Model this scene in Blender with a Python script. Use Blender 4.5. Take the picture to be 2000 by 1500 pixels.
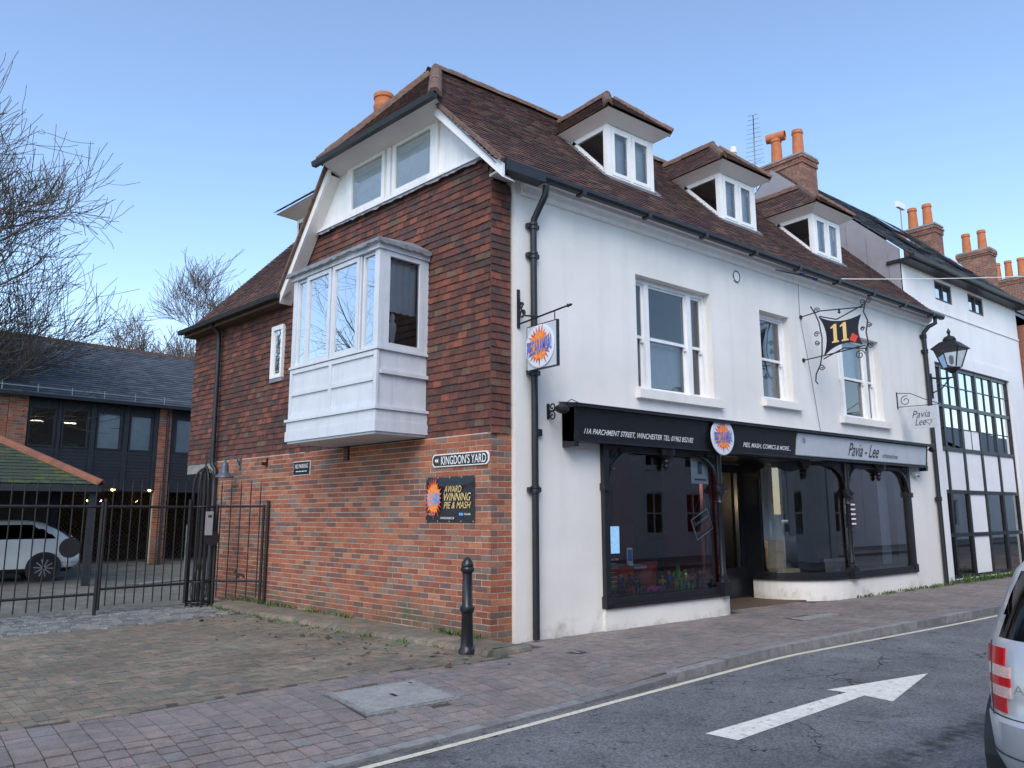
import bpy, math, random
from mathutils import Matrix, Vector
R = random.Random(7)
for o in list(bpy.data.objects): bpy.data.objects.remove(o)
scene = bpy.context.scene
col = scene.collection
# ---------------------------------------------------------------- camera
CAMP = Vector((-6.094, -7.595, 1.548))
YAW, PITCH, ROLL = math.radians(38.501), math.radians(9.572), math.radians(-0.145)
fwd = Vector((math.sin(YAW)*math.cos(PITCH), math.cos(YAW)*math.cos(PITCH), math.sin(PITCH)))
rt = Vector((math.cos(YAW), -math.sin(YAW), 0)); up = rt.cross(fwd)
r2 = rt*math.cos(ROLL)+up*math.sin(ROLL); u2 = -rt*math.sin(ROLL)+up*math.cos(ROLL)
cam = bpy.data.cameras.new('camera'); cam.sensor_width = 36; cam.lens = 36*1503/2000
cam.clip_start = .05; cam.clip_end = 3000
camo = bpy.data.objects.new('camera', cam); col.objects.link(camo)
Mc = Matrix.Identity(4)
for i in range(3): Mc[i][0] = r2[i]; Mc[i][1] = u2[i]; Mc[i][2] = -fwd[i]; Mc[i][3] = CAMP[i]
camo.matrix_world = Mc; scene.camera = camo
# ---------------------------------------------------------------- sky, sun, exposure
SUN_EL, SUN_DIR = math.radians(44), Vector((-.74, -.67, 0)).normalized()      # open shade: broad soft light from the bright sky behind the camera
w = bpy.data.worlds.new('World'); scene.world = w; w.use_nodes = True
nt = w.node_tree; bg = nt.nodes['Background']
sk = nt.nodes.new('ShaderNodeTexSky'); sk.sky_type = 'NISHITA'; sk.sun_disc = False
sk.sun_elevation = SUN_EL; sk.sun_rotation = math.atan2(SUN_DIR.x, SUN_DIR.y)
sk.air_density = 1.0; sk.dust_density = .5; sk.ozone_density = 1.6
nt.links.new(sk.outputs[0], bg.inputs[0]); bg.inputs[1].default_value = .15
sl = bpy.data.lights.new('sun', 'SUN'); sl.energy = 1.3; sl.angle = math.radians(42); sl.color = (1, .90, .78)
so = bpy.data.objects.new('sun', sl); col.objects.link(so)
tosun = Vector((SUN_DIR.x*math.cos(SUN_EL), SUN_DIR.y*math.cos(SUN_EL), math.sin(SUN_EL)))
so.rotation_euler = tosun.to_track_quat('Z', 'Y').to_euler(); so.location = (0, 0, 40)
vs = scene.view_settings; vs.view_transform = 'Standard'; vs.look = 'None'; vs.gamma = 1; vs.exposure = .97
# ---------------------------------------------------------------- helpers
ANG = math.radians(97.0617)
B0 = Vector((-.316, -.025, 0)); SD = Vector((math.cos(ANG), math.sin(ANG), 0)); SN = Vector((-math.sin(ANG), math.cos(ANG), 0))
ZV = Vector((0, 0, 1)); XV = Vector((1, 0, 0))
def basis(o, x, y, z):
    M = Matrix.Identity(4)
    for i in range(3): M[i][0] = x[i]; M[i][1] = y[i]; M[i][2] = z[i]; M[i][3] = o[i]
    return M
MS = basis(B0, -SD, -SN, ZV)          # side wall frame: x = -s, y = inwards, z up
def S(s, off, z): return B0+SD*s+SN*off+ZV*z
class MB:
    def __init__(s): s.v = []; s.f = []
    def add(s, vs, fs, M=None):
        n = len(s.v)
        s.v += [tuple(M @ Vector(p)) for p in vs] if M else [tuple(p) for p in vs]
        s.f += [tuple(i+n for i in f) for f in fs]; return s
    def box(s, x0, y0, z0, x1, y1, z1, M=None):
        return s.add([(x0,y0,z0),(x1,y0,z0),(x1,y1,z0),(x0,y1,z0),(x0,y0,z1),(x1,y0,z1),(x1,y1,z1),(x0,y1,z1)], BOXF, M)
    def quad(s, *p): return s.add(p, [tuple(range(len(p)))])
    def prism(s, a, b):                # two matching loops
        n = len(a); fs = [tuple(range(n))[::-1], tuple(range(n, 2*n))]
        fs += [(i, (i+1) % n, n+(i+1) % n, n+i) for i in range(n)]
        return s.add(list(a)+list(b), fs)
    def ext(s, poly, t0, t1, f): return s.prism([f(a, b, t0) for a, b in poly], [f(a, b, t1) for a, b in poly])
    def bar(s, a, b, w, h=None, upv=ZV):
        a = Vector(a); b = Vector(b); d = (b-a).normalized(); h = h or w
        x = d.cross(upv)
        if x.length < 1e-4: x = d.cross(Vector((1, 0, 0)))
        x.normalize(); y = x.cross(d)
        q = [(-w/2, -h/2), (w/2, -h/2), (w/2, h/2), (-w/2, h/2)]
        return s.prism([a+x*i+y*j for i, j in q], [b+x*i+y*j for i, j in q])
    def tube(s, pts, r, n=8, caps=True):
        pts = [Vector(p) for p in pts]; rs = r if isinstance(r, (list, tuple)) else [r]*len(pts)
        base = len(s.v); ref = None
        for i, p in enumerate(pts):
            d = (pts[min(i+1, len(pts)-1)]-pts[max(i-1, 0)])
            d = d.normalized() if d.length > 1e-9 else ZV
            if ref is None: ref = d.orthogonal().normalized()
            x = (ref-d*ref.dot(d)); x = x.normalized() if x.length > 1e-6 else d.orthogonal().normalized(); ref = x; y = d.cross(x)
            for k in range(n):
                a = 2*math.pi*k/n; s.v.append(tuple(p+x*math.cos(a)*rs[i]+y*math.sin(a)*rs[i]))
        for i in range(len(pts)-1):
            for k in range(n):
                s.f.append((base+i*n+k, base+i*n+(k+1) % n, base+(i+1)*n+(k+1) % n, base+(i+1)*n+k))
        if caps: s.f.append(tuple(base+k for k in range(n))[::-1]); s.f.append(tuple(base+(len(pts)-1)*n+k for k in range(n)))
        return s
    def lathe(s, prof, n=16, M=None, capped=True):
        vs = []; fs = []
        for r, z in prof:
            for k in range(n): a = 2*math.pi*k/n; vs.append((r*math.cos(a), r*math.sin(a), z))
        for i in range(len(prof)-1):
            for k in range(n): fs.append((i*n+k, i*n+(k+1) % n, (i+1)*n+(k+1) % n, (i+1)*n+k))
        if capped: fs.append(tuple(range(n))[::-1]); fs.append(tuple((len(prof)-1)*n+k for k in range(n)))
        return s.add(vs, fs, M)
    def mesh(s, name, mat, smooth=False):
        me = bpy.data.meshes.new(name); me.from_pydata(s.v, [], s.f)
        if mat: me.materials.append(mat)
        if smooth:
            for p in me.polygons: p.use_smooth = True
            if smooth != 1 and hasattr(me, 'set_sharp_from_angle'): me.set_sharp_from_angle(angle=math.radians(smooth))
        me.update(); return me
    def build(s, name, mat, parent=None, M=None, smooth=False, **kw):
        return link(name, s.mesh(name, mat, smooth), parent, M, **kw)
BOXF = [(0,3,2,1),(4,5,6,7),(0,1,5,4),(1,2,6,5),(2,3,7,6),(3,0,4,7)]
def link(name, me, parent=None, M=None, **kw):
    o = bpy.data.objects.new(name, me); col.objects.link(o)
    if parent: o.parent = parent
    if M is not None: o.matrix_local = M
    for k, v in kw.items(): o[k] = v
    return o
def thing(name, label, cat, loc=(0,0,0), rz=0, group=None):
    o = link(name, None); o.location = loc; o.rotation_euler.z = rz; o['label'] = label; o['category'] = cat
    o.empty_display_size = .2
    if group: o['group'] = group
    return o
def bx(name, mat, parent, *b, M=None, **kw): return MB().box(*b).build(name, mat, parent, M, **kw)
def wallgrid(x0, x1, z0, z1, holes, y0, y1):
    """wall in the x-z plane between y0 (outer) and y1 with rectangular holes; only outer faces"""
    xs = sorted({x0, x1, *[h[0] for h in holes], *[h[1] for h in holes]}); zs = sorted({z0, z1, *[h[2] for h in holes], *[h[3] for h in holes]})
    xs = [x for x in xs if x0 <= x <= x1]; zs = [z for z in zs if z0 <= z <= z1]
    def solid(i, j):
        if i < 0 or j < 0 or i >= len(xs)-1 or j >= len(zs)-1: return False
        cx = (xs[i]+xs[i+1])/2; cz = (zs[j]+zs[j+1])/2
        return not any(h[0] < cx < h[1] and h[2] < cz < h[3] for h in holes)
    m = MB()
    for i in range(len(xs)-1):
        for j in range(len(zs)-1):
            if not solid(i, j): continue
            a, b, c, d = xs[i], xs[i+1], zs[j], zs[j+1]
            m.quad((a,y0,c),(b,y0,c),(b,y0,d),(a,y0,d)); m.quad((b,y1,c),(a,y1,c),(a,y1,d),(b,y1,d))
            if not solid(i-1, j): m.quad((a,y1,c),(a,y0,c),(a,y0,d),(a,y1,d))
            if not solid(i+1, j): m.quad((b,y0,c),(b,y1,c),(b,y1,d),(b,y0,d))
            if not solid(i, j-1): m.quad((a,y1,c),(b,y1,c),(b,y0,c),(a,y0,c))
            if not solid(i, j+1): m.quad((a,y0,d),(b,y0,d),(b,y1,d),(a,y1,d))
    return m
class Pieces:
    """many alike pieces: the nearest ones become objects, the rest one joined mesh"""
    def __init__(s, vs, fs): s.vs = vs; s.fs = fs; s.m = []
    def add(s, M): s.m.append(M)
    def emit(s, name, mat, parent, nmax=300, rest=None, smooth=False):
        b = MB().add(s.vs, s.fs).mesh(name, mat, smooth)
        s.m.sort(key=lambda M: (M.translation-CAMP).length)
        for M in s.m[:nmax]: link(name, b, parent, M)
        if len(s.m) > nmax:
            q = MB()
            for M in s.m[nmax:]: q.add(s.vs, s.fs, M)
            q.build(rest or name+'_field', mat, parent, None, smooth, kind='stuff')
def boxv(x0,y0,z0,x1,y1,z1): return [(x0,y0,z0),(x1,y0,z0),(x1,y1,z0),(x0,y1,z0),(x0,y0,z1),(x1,y0,z1),(x1,y1,z1),(x0,y1,z1)]
def slope_tiles(pc, P, U, V, N, vlen, gauge, tw, intervals, jit=.004):
    """pc: Pieces of unit tiles (x 0..1 width, y 0..1 up-slope, z thickness)"""
    rows = int(vlen/gauge+.5)
    for r in range(rows):
        v = r*gauge
        for (u0, u1) in intervals(v+gauge*.5):
            if u1-u0 < .02: continue
            k = math.floor(u0/tw)-1+(r % 2)*.5
            while k*tw < u1:
                a = max(u0, k*tw); b = min(u1, (k+1)*tw); k += 1
                if b-a < .03: continue
                lift = .02+R.uniform(-.003, .004); L = gauge+.045
                ang = -lift/L+R.uniform(-.012, .012); rz = R.uniform(-.012, .012)
                y = V*math.cos(ang)+N*math.sin(ang); z = N*math.cos(ang)-V*math.sin(ang)
                u = U+y*rz
                o = P+U*(a+.0015)+V*(v+R.uniform(-jit, jit))+N*(lift+.002)
                pc.add(basis(o, u*(b-a-.003), y*L, z*.012))
TILEV = [(0,0,-1),(1,0,-1),(1,1,-1),(0,1,-1),(0,0,0),(1,0,0),(1,1,0),(0,1,0)]
def catenary(a, b, sag, n=12):
    a = Vector(a); b = Vector(b)
    return [a.lerp(b, i/n)-ZV*sag*4*(i/n)*(1-i/n) for i in range(n+1)]
def spiral(c, r0, r1, a0, turns, ax, ay, n=26):
    return [Vector(c)+(Vector(ax)*math.cos(a0+turns*2*math.pi*i/n)+Vector(ay)*math.sin(a0+turns*2*math.pi*i/n))*(r0+(r1-r0)*i/n) for i in range(n+1)]
# ---------------------------------------------------------------- materials
def newmat(name):
    m = bpy.data.materials.new(name); m.use_nodes = True; return m, m.node_tree.nodes, m.node_tree.links
def mat(name, c, rough=.6, metal=0, spec=.5, var=.15, vscale=6, bump=0, bscale=60, stain=None, emit=None, macro=0, mscale=.7, streak=None, speck=None):
    m, n, l = newmat(name); b = n['Principled BSDF']
    b.inputs['Roughness'].default_value = rough; b.inputs['Metallic'].default_value = metal; b.inputs['Specular IOR Level'].default_value = spec
    g = n.new('ShaderNodeNewGeometry')
    out = None
    if var:
        t = n.new('ShaderNodeTexNoise'); t.inputs['Scale'].default_value = vscale; t.inputs['Detail'].default_value = 6; t.inputs['Roughness'].default_value = .65
        l.new(g.outputs['Position'], t.inputs['Vector'])
        r = n.new('ShaderNodeMapRange'); r.inputs[1].default_value = .3; r.inputs[2].default_value = .7; r.inputs[3].default_value = 1-var; r.inputs[4].default_value = 1+var
        l.new(t.outputs[0], r.inputs[0])
        x = n.new('ShaderNodeMix'); x.data_type = 'RGBA'; x.blend_type = 'MULTIPLY'; x.inputs[0].default_value = 1; x.inputs[6].default_value = (*c, 1)
        l.new(r.outputs[0], x.inputs[7]); out = x.outputs[2]
    def mul(out, fac_socket):
        x = n.new('ShaderNodeMix'); x.data_type = 'RGBA'; x.blend_type = 'MULTIPLY'; x.inputs[0].default_value = 1
        if out: l.new(out, x.inputs[6])
        else: x.inputs[6].default_value = (*c, 1)
        l.new(fac_socket, x.inputs[7]); x.label = 'aux'; return x.outputs[2]
    def noise(scale, lo, hi, a, b_, vec=None, detail=6):
        t = n.new('ShaderNodeTexNoise'); t.inputs['Scale'].default_value = scale; t.inputs['Detail'].default_value = detail
        l.new(vec or g.outputs['Position'], t.inputs['Vector'])
        r = n.new('ShaderNodeMapRange'); r.inputs[1].default_value = lo; r.inputs[2].default_value = hi; r.inputs[3].default_value = a; r.inputs[4].default_value = b_
        l.new(t.outputs[0], r.inputs[0]); return r.outputs[0]
    if macro: out = mul(out, noise(mscale, .32, .68, 1-macro, 1+macro))
    if speck: out = mul(out, noise(speck[0], .35, .65, 1-speck[1], 1+speck[1], detail=2))
    if streak:                         # rain streaks: noise stretched down the wall
        mp = n.new('ShaderNodeMapping'); mp.inputs['Scale'].default_value = (streak[0], streak[0], streak[0]*.06); l.new(g.outputs['Position'], mp.inputs[0])
        out = mul(out, noise(1, .50, .74, 1, 1-streak[1], mp.outputs[0], 8))
    if stain:                          # (colour, scale, lo, hi, zlo, zhi): patchy dirt that thins out with height
        sc, ss, lo, hi, z0, z1 = stain
        t = n.new('ShaderNodeTexNoise'); t.inputs['Scale'].default_value = ss; t.inputs['Detail'].default_value = 8; t.inputs['Roughness'].default_value = .7
        l.new(g.outputs['Position'], t.inputs['Vector'])
        sp = n.new('ShaderNodeSeparateXYZ'); l.new(g.outputs['Position'], sp.inputs[0])
        rz = n.new('ShaderNodeMapRange'); rz.inputs[1].default_value = z0; rz.inputs[2].default_value = z1; rz.inputs[3].default_value = .35; rz.inputs[4].default_value = 0
        l.new(sp.outputs[2], rz.inputs[0])
        ad = n.new('ShaderNodeMath'); ad.operation = 'ADD'; l.new(t.outputs[0], ad.inputs[0]); l.new(rz.outputs[0], ad.inputs[1])
        r = n.new('ShaderNodeMapRange'); r.inputs[1].default_value = lo; r.inputs[2].default_value = hi
        l.new(ad.outputs[0], r.inputs[0])
        x = n.new('ShaderNodeMix'); x.data_type = 'RGBA'; l.new(r.outputs[0], x.inputs[0])
        if out: l.new(out, x.inputs[6])
        else: x.inputs[6].default_value = (*c, 1)
        x.inputs[7].default_value = (*sc, 1); out = x.outputs[2]
    if out: l.new(out, b.inputs['Base Color'])
    else: b.inputs['Base Color'].default_value = (*c, 1)
    if bump:
        t = n.new('ShaderNodeTexNoise'); t.inputs['Scale'].default_value = bscale; t.inputs['Detail'].default_value = 5
        l.new(g.outputs['Position'], t.inputs['Vector'])
        bp = n.new('ShaderNodeBump'); bp.inputs['Strength'].default_value = bump; bp.inputs['Distance'].default_value = .01
        l.new(t.outputs[0], bp.inputs['Height']); l.new(bp.outputs[0], b.inputs['Normal'])
    if emit:
        b.inputs['Emission Color'].default_value = (*emit[0], 1); b.inputs['Emission Strength'].default_value = emit[1]
    return m
def piecemat(name, cols, rough=.85, var=.25, vscale=25, bump=.4, bscale=80, stain=None, const=True, **kw):
    """colour picked at random per piece (object or island), then weathered"""
    m = mat(name, (1,1,1), rough, var=var, vscale=vscale, bump=bump, bscale=bscale, stain=stain, **kw)
    n, l = m.node_tree.nodes, m.node_tree.links
    g = n.new('ShaderNodeNewGeometry'); oi = n.new('ShaderNodeObjectInfo')
    a = n.new('ShaderNodeMath'); a.operation = 'ADD'; l.new(g.outputs['Random Per Island'], a.inputs[0]); l.new(oi.outputs['Random'], a.inputs[1])
    fr = n.new('ShaderNodeMath'); fr.operation = 'FRACT'; l.new(a.outputs[0], fr.inputs[0])
    cr = n.new('ShaderNodeValToRGB'); cr.color_ramp.interpolation = 'CONSTANT' if const else 'LINEAR'
    e = cr.color_ramp.elements; tot = sum(wt for _, wt in cols); acc = 0
    while len(e) < len(cols): e.new(.5)
    for i, (c, wt) in enumerate(cols): e[i].position = acc/tot; e[i].color = (*c, 1); acc += wt
    l.new(fr.outputs[0], cr.inputs[0])
    for x in n:
        if x.bl_idname == 'ShaderNodeMix' and x.blend_type == 'MULTIPLY' and x.label != 'aux': l.new(cr.outputs[0], x.inputs[6])
    return m
def glass(name, ior=1.5, tint=(.9,.93,.93), gain=1.0, rough=0.0):
    m, n, l = newmat(name); n.remove(n['Principled BSDF']); o = n['Material Output']
    f = n.new('ShaderNodeFresnel'); f.inputs[0].default_value = ior
    mu = n.new('ShaderNodeMath'); mu.operation = 'MULTIPLY'; mu.use_clamp = True; mu.inputs[1].default_value = gain; l.new(f.outputs[0], mu.inputs[0])
    t = n.new('ShaderNodeBsdfTransparent'); t.inputs[0].default_value = (*tint, 1)
    g = n.new('ShaderNodeBsdfGlossy'); g.inputs['Roughness'].default_value = rough
    x = n.new('ShaderNodeMixShader'); l.new(mu.outputs[0], x.inputs[0]); l.new(t.outputs[0], x.inputs[1]); l.new(g.outputs[0], x.inputs[2]); l.new(x.outputs[0], o.inputs[0])
    return m
M_ = {}
M_['render'] = mat('white_render', (.76,.735,.69), .85, var=.05, vscale=1.3, bump=.15, bscale=90, stain=((.42,.40,.34), 2.2, .78, 1.02, 0, .5), macro=.05, mscale=.6, streak=(4, .07))
M_['render2'] = mat('white_painted_render', (.80,.80,.80), .8, var=.04, vscale=1.1, bump=.1, bscale=60, macro=.04, streak=(3, .06))
M_['cream'] = mat('cream_paint', (.74,.70,.66), .6, var=.05, vscale=3)
M_['white'] = mat('white_gloss_paint', (.80,.80,.79), .35, var=.05, vscale=5, streak=(12, .10))
M_['bay'] = mat('pale_lilac_grey_paint', (0.614,0.647,0.688), .45, var=.06, vscale=4, bump=.06, bscale=30, streak=(9, .12))
M_['black'] = mat('black_gloss_paint', (.012,.013,.017), .3, var=.2, bump=.08, bscale=25)
M_['iron'] = mat('black_iron', (.012,.012,.014), .5, var=.3, bump=.2, bscale=60)
M_['gutter'] = mat('black_cast_iron', (.014,.016,.02), .45, var=.3, vscale=12, bump=.1)
M_['mortar'] = mat('pale_mortar', (0.528,0.440,0.361), .95, var=.12, vscale=9, bump=.4, stain=((.10,.11,.06), 2.5, .72, 1.0, 0, .6))
M_['brick'] = piecemat('red_brick', [((0.305,0.100,0.054),3),((0.350,0.125,0.068),3),((0.241,0.078,0.046),2),((0.160,0.088,0.072),2),((0.262,0.147,0.100),1.5),((0.189,0.133,0.108),1),((0.394,0.162,0.086),1)], stain=((.09,.085,.055), 1.6, .70, .95, .05, .75), macro=.14, mscale=.8)
M_['walltile'] = piecemat('clay_wall_tile', [((0.076,0.034,0.028),3),((0.104,0.041,0.030),3),((0.134,0.048,0.035),2.4),((0.067,0.041,0.037),2),((0.171,0.059,0.037),1.2),((0.117,0.072,0.049),.5),((0.204,0.064,0.040),.4)], var=.3, vscale=18, bump=.3, macro=.18, mscale=.9)
M_['rooftile'] = piecemat('weathered_roof_tile', [((0.074,0.038,0.033),3),((0.100,0.046,0.037),3),((0.059,0.038,0.035),2.4),((0.129,0.060,0.041),1.4),((0.109,0.078,0.055),.7)], var=.4, vscale=14, bump=.5, stain=((.13,.12,.075), 3.5, .66, .8, -50, -49), macro=.25, mscale=.9)
M_['ridge'] = mat('ridge_clay', (0.143,0.085,0.065), .9, var=.4, vscale=9, bump=.4)
M_['lead'] = mat('lead_sheet', (.20,.215,.24), .55, var=.25, vscale=7, bump=.3, bscale=18)
M_['slate'] = piecemat('blue_slate', [((0.058,0.068,0.081),3),((0.078,0.087,0.101),3),((0.049,0.057,0.068),2),((0.098,0.104,0.117),1)], rough=.6, var=.25, bump=.2)
M_['pot'] = mat('terracotta', (.46,.15,.06), .85, var=.2, vscale=9, bump=.2)
M_['chimbrick'] = piecemat('chimney_brick', [((.25,.11,.075),2),((.20,.105,.08),2),((.30,.15,.10),1),((.15,.10,.08),1)])
M_['glass'] = glass('window_glass', 1.5, gain=2.6)
M_['shopglass'] = glass('shop_glass', 1.5, tint=(.94,.96,.95), gain=2.3)
M_['shopglass2'] = glass('curved_shop_glass', 1.5, tint=(.94,.96,.95), gain=3.8)
M_['mirrorglass'] = glass('bright_window_glass', 1.9, tint=(.75,.8,.82), gain=7.0)
M_['curtain'] = mat('net_curtain', (.62,.66,.68), .9, var=.08)
M_['interior'] = mat('room_wall', (.22,.20,.18), .9, var=.1)
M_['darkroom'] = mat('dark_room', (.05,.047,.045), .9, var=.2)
M_['reddark'] = mat('dark_red_paint', (.30,.015,.015), .5)
M_['redseat'] = mat('red_vinyl', (.55,.05,.02), .4)
M_['greysign'] = mat('grey_sign_board', (0.504,0.532,0.574), .5, var=.06)
M_['textwhite'] = mat('white_lettering', (.82,.82,.80), .5, var=0)
M_['textdark'] = mat('charcoal_lettering', (.03,.03,.035), .5, var=0)
M_['gold'] = mat('gold_lettering', (.78,.56,.22), .45, var=.1)
M_['blue'] = mat('blue_lettering', (.02,.17,.55), .45, var=0)
M_['lightblue'] = mat('sky_blue_lettering', (.10,.40,.80), .45, var=0)
M_['orange'] = mat('orange_splash', (.85,.26,.05), .5, var=.35, vscale=30)
M_['redsplash'] = mat('red_splash', (.65,.06,.03), .5, var=.2)
M_['bannerblack'] = mat('black_vinyl', (.012,.013,.022), .28, var=.2)
M_['disc'] = mat('pale_sign_face', (.66,.69,.75), .3, var=.03)
M_['asphalt'] = mat('asphalt', (0.131,0.135,0.142), .9, var=.3, vscale=1.3, bump=.7, bscale=140, stain=((.028,.029,.031), .9, .58, .72, -50, -49), macro=.16, mscale=.5, speck=(55, .38))
M_['linepaint'] = mat('worn_cream_paint', (.58,.54,.42), .8, var=.25, vscale=30, stain=((.07,.07,.07), 28, .60, .72, -50, -49))
M_['arrowpaint'] = mat('worn_white_paint', (.66,.64,.58), .8, var=.15, vscale=14, stain=((.10,.10,.10), 16, .56, .70, -50, -49))
M_['paver'] = piecemat('paving_block', [((.185,.158,.148),3),((.20,.168,.156),3),((.165,.148,.142),2),((.215,.175,.16),1.2),((.175,.165,.162),1)], rough=.85, var=.2, vscale=10, bump=.4, bscale=120, macro=.18, mscale=1.1, speck=(70, .15))
M_['herring'] = piecemat('weathered_clay_paver', [((0.154,0.138,0.104),3),((0.181,0.149,0.112),3),((0.134,0.131,0.104),2),((0.201,0.158,0.119),1.2)], rough=.9, var=.3, vscale=6, bump=.5, bscale=100, stain=((.06,.075,.035), 1.3, .60, .8, -50, -49), macro=.25, mscale=.9, speck=(60, .15))
M_['joint'] = mat('dark_joint_sand', (0.054,0.050,0.043), .95, var=.3, vscale=8, stain=((.05,.07,.025), 1.5, .55, .75, -50, -49))
M_['sett'] = piecemat('granite_sett', [((0.150,0.159,0.159),2),((0.194,0.199,0.194),2),((0.115,0.124,0.124),1.5),((0.221,0.221,0.212),1)], rough=.8, bump=.5, var=.3, speck=(50,.2))
M_['kerb'] = piecemat('granite_kerb', [((0.180,0.180,0.180),2),((0.216,0.216,0.214),2),((0.156,0.156,0.158),1)], rough=.85, bump=.5, var=.3, vscale=8)
M_['concrete'] = mat('concrete_cover', (.25,.255,.245), .9, var=.15, vscale=12, bump=.4, bscale=120, macro=.15, mscale=3, speck=(90,.2))
M_['yard'] = mat('mossy_yard_paving', (0.120,0.120,0.102), .95, var=.35, vscale=1.2, bump=.6, bscale=40, stain=((.06,.085,.03), .7, .55, .75, -50, -49), speck=(9,.25))
M_['ground'] = mat('distant_ground', (.10,.10,.09), .95, var=.3, vscale=.4)
M_['weather'] = mat('black_weatherboard', (.016,.019,.026), .6, var=.25, vscale=5)
M_['moss'] = piecemat('mossy_slate', [((0.034,0.053,0.030),3),((0.045,0.068,0.034),2),((0.038,0.045,0.038),2),((0.068,0.075,0.022),.6)], rough=.9, var=.4)
M_['hiptile'] = piecemat('terracotta_ridge', [((0.221,0.088,0.053),1),((0.182,0.075,0.049),1)], var=.2)
M_['bark'] = mat('grey_bark', (0.128,0.108,0.090), .95, var=.3, vscale=5, bump=.6, bscale=30)
M_['bark2'] = mat('brown_twigs', (.13,.10,.085), .95, var=.2)
M_['weed'] = piecemat('weed_leaves', [((.06,.13,.025),2),((.09,.17,.03),2),((.05,.09,.02),1)], rough=.7, var=.2, bump=0)
M_['deadleaf'] = mat('dead_leaf', (.07,.045,.025), .9)
M_['whitecar'] = mat('white_car_paint', (.80,.80,.80), .18, var=0)
M_['silver'] = mat('silver_car_paint', (.55,.56,.58), .28, metal=.45, var=.02)
M_['tyre'] = mat('tyre_rubber', (.015,.015,.015), .85)
M_['alloy'] = mat('alloy_wheel', (.55,.55,.56), .3, metal=.8, var=0)
M_['carglass'] = glass('car_glass', 1.5, tint=(.10,.12,.13), gain=1.3)
M_['redlens'] = mat('red_lamp_lens', (0.500,0.012,0.015), .12, var=.1, vscale=40)
M_['clearlens'] = mat('pale_lamp_lens', (.62,.42,.38), .15, var=.2, vscale=60)
M_['plastic'] = mat('dark_plastic', (.02,.02,.022), .6)
M_['grey'] = mat('grey_metal', (.30,.31,.32), .4, metal=.6)
M_['cladding'] = mat('grey_cladding', (.27,.26,.285), .6, var=.1, vscale=2)
M_['wood'] = mat('brown_timber', (.10,.065,.04), .8)
M_['warm'] = mat('warm_lamp', (1,.8,.5), .5, var=0, emit=((1,.62,.25), 6))
M_['screen'] = mat('lit_screen', (.2,.35,.5), .3, var=.5, vscale=18, emit=((.30,.55,.85), .55))
M_['led'] = mat('strip_light', (1,.9,.7), .5, var=0, emit=((1,.85,.6), 2.0))
M_['striplamp'] = mat('shop_strip_lamp', (1,.9,.7), .5, var=0, emit=((1,.85,.62), 25))
M_['shoplamp'] = mat('shop_lamp', (1,.8,.5), .5, var=0, emit=((1,.72,.4), 60))
M_['yellowlight'] = mat('distant_glow', (1,.8,.4), .5, var=0)
def crack(m):
    n, l = m.node_tree.nodes, m.node_tree.links; b = n['Principled BSDF']; src = b.inputs['Base Color'].links[0].from_socket
    g = n.new('ShaderNodeNewGeometry'); w = n.new('ShaderNodeTexNoise'); w.inputs['Scale'].default_value = 2.2; w.inputs['Detail'].default_value = 5; l.new(g.outputs['Position'], w.inputs['Vector'])
    a = n.new('ShaderNodeVectorMath'); a.operation = 'MULTIPLY_ADD'; a.inputs[1].default_value = (.55,.55,.55); l.new(w.outputs['Color'], a.inputs[0]); l.new(g.outputs['Position'], a.inputs[2])
    v = n.new('ShaderNodeTexVoronoi'); v.feature = 'DISTANCE_TO_EDGE'; v.inputs['Scale'].default_value = 1.1; l.new(a.outputs[0], v.inputs['Vector'])
    k = n.new('ShaderNodeTexNoise'); k.inputs['Scale'].default_value = .8; l.new(g.outputs['Position'], k.inputs['Vector'])
    th = n.new('ShaderNodeMapRange'); th.inputs[1].default_value = .52; th.inputs[2].default_value = .66; th.inputs[3].default_value = 0; th.inputs[4].default_value = .012; l.new(k.outputs[0], th.inputs[0])
    lt = n.new('ShaderNodeMath'); lt.operation = 'LESS_THAN'; l.new(v.outputs['Distance'], lt.inputs[0]); l.new(th.outputs[0], lt.inputs[1])
    x = n.new('ShaderNodeMix'); x.data_type = 'RGBA'; l.new(lt.outputs[0], x.inputs[0]); l.new(src, x.inputs[6]); x.inputs[7].default_value = (.018,.018,.018,1); l.new(x.outputs[2], b.inputs['Base Color'])
    sp = n.new('ShaderNodeSeparateXYZ'); l.new(g.outputs['Position'], sp.inputs[0])
    def mth(op, a_, b_=None):
        q = n.new('ShaderNodeMath'); q.operation = op
        for k_, v_ in ((0, a_), (1, b_)):
            if v_ is None: continue
            if isinstance(v_, (int, float)): q.inputs[k_].default_value = v_
            else: l.new(v_, q.inputs[k_])
        return q.outputs[0]
    y = mth('ADD', sp.outputs[1], mth('ADD', mth('MULTIPLY', w.outputs[0], .5), 4.62)); t = mth('MULTIPLY', mth('SUBTRACT', 1, mth('DIVIDE', mth('ABSOLUTE', y), .2)), 1.3)
    n2 = n.new('ShaderNodeTexNoise'); n2.inputs['Scale'].default_value = 9; n2.inputs['Detail'].default_value = 8; l.new(g.outputs['Position'], n2.inputs['Vector'])
    fc = n.new('ShaderNodeMath'); fc.operation = 'MULTIPLY'; fc.use_clamp = True; l.new(t, fc.inputs[0]); l.new(mth('MULTIPLY', mth('SUBTRACT', n2.outputs[0], .36), 3.2), fc.inputs[1])
    x2 = n.new('ShaderNodeMix'); x2.data_type = 'RGBA'; l.new(fc.outputs[0], x2.inputs[0]); l.new(x.outputs[2], x2.inputs[6]); x2.inputs[7].default_value = (.038,.039,.042,1); l.new(x2.outputs[2], b.inputs['Base Color'])
crack(M_['asphalt'])
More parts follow.
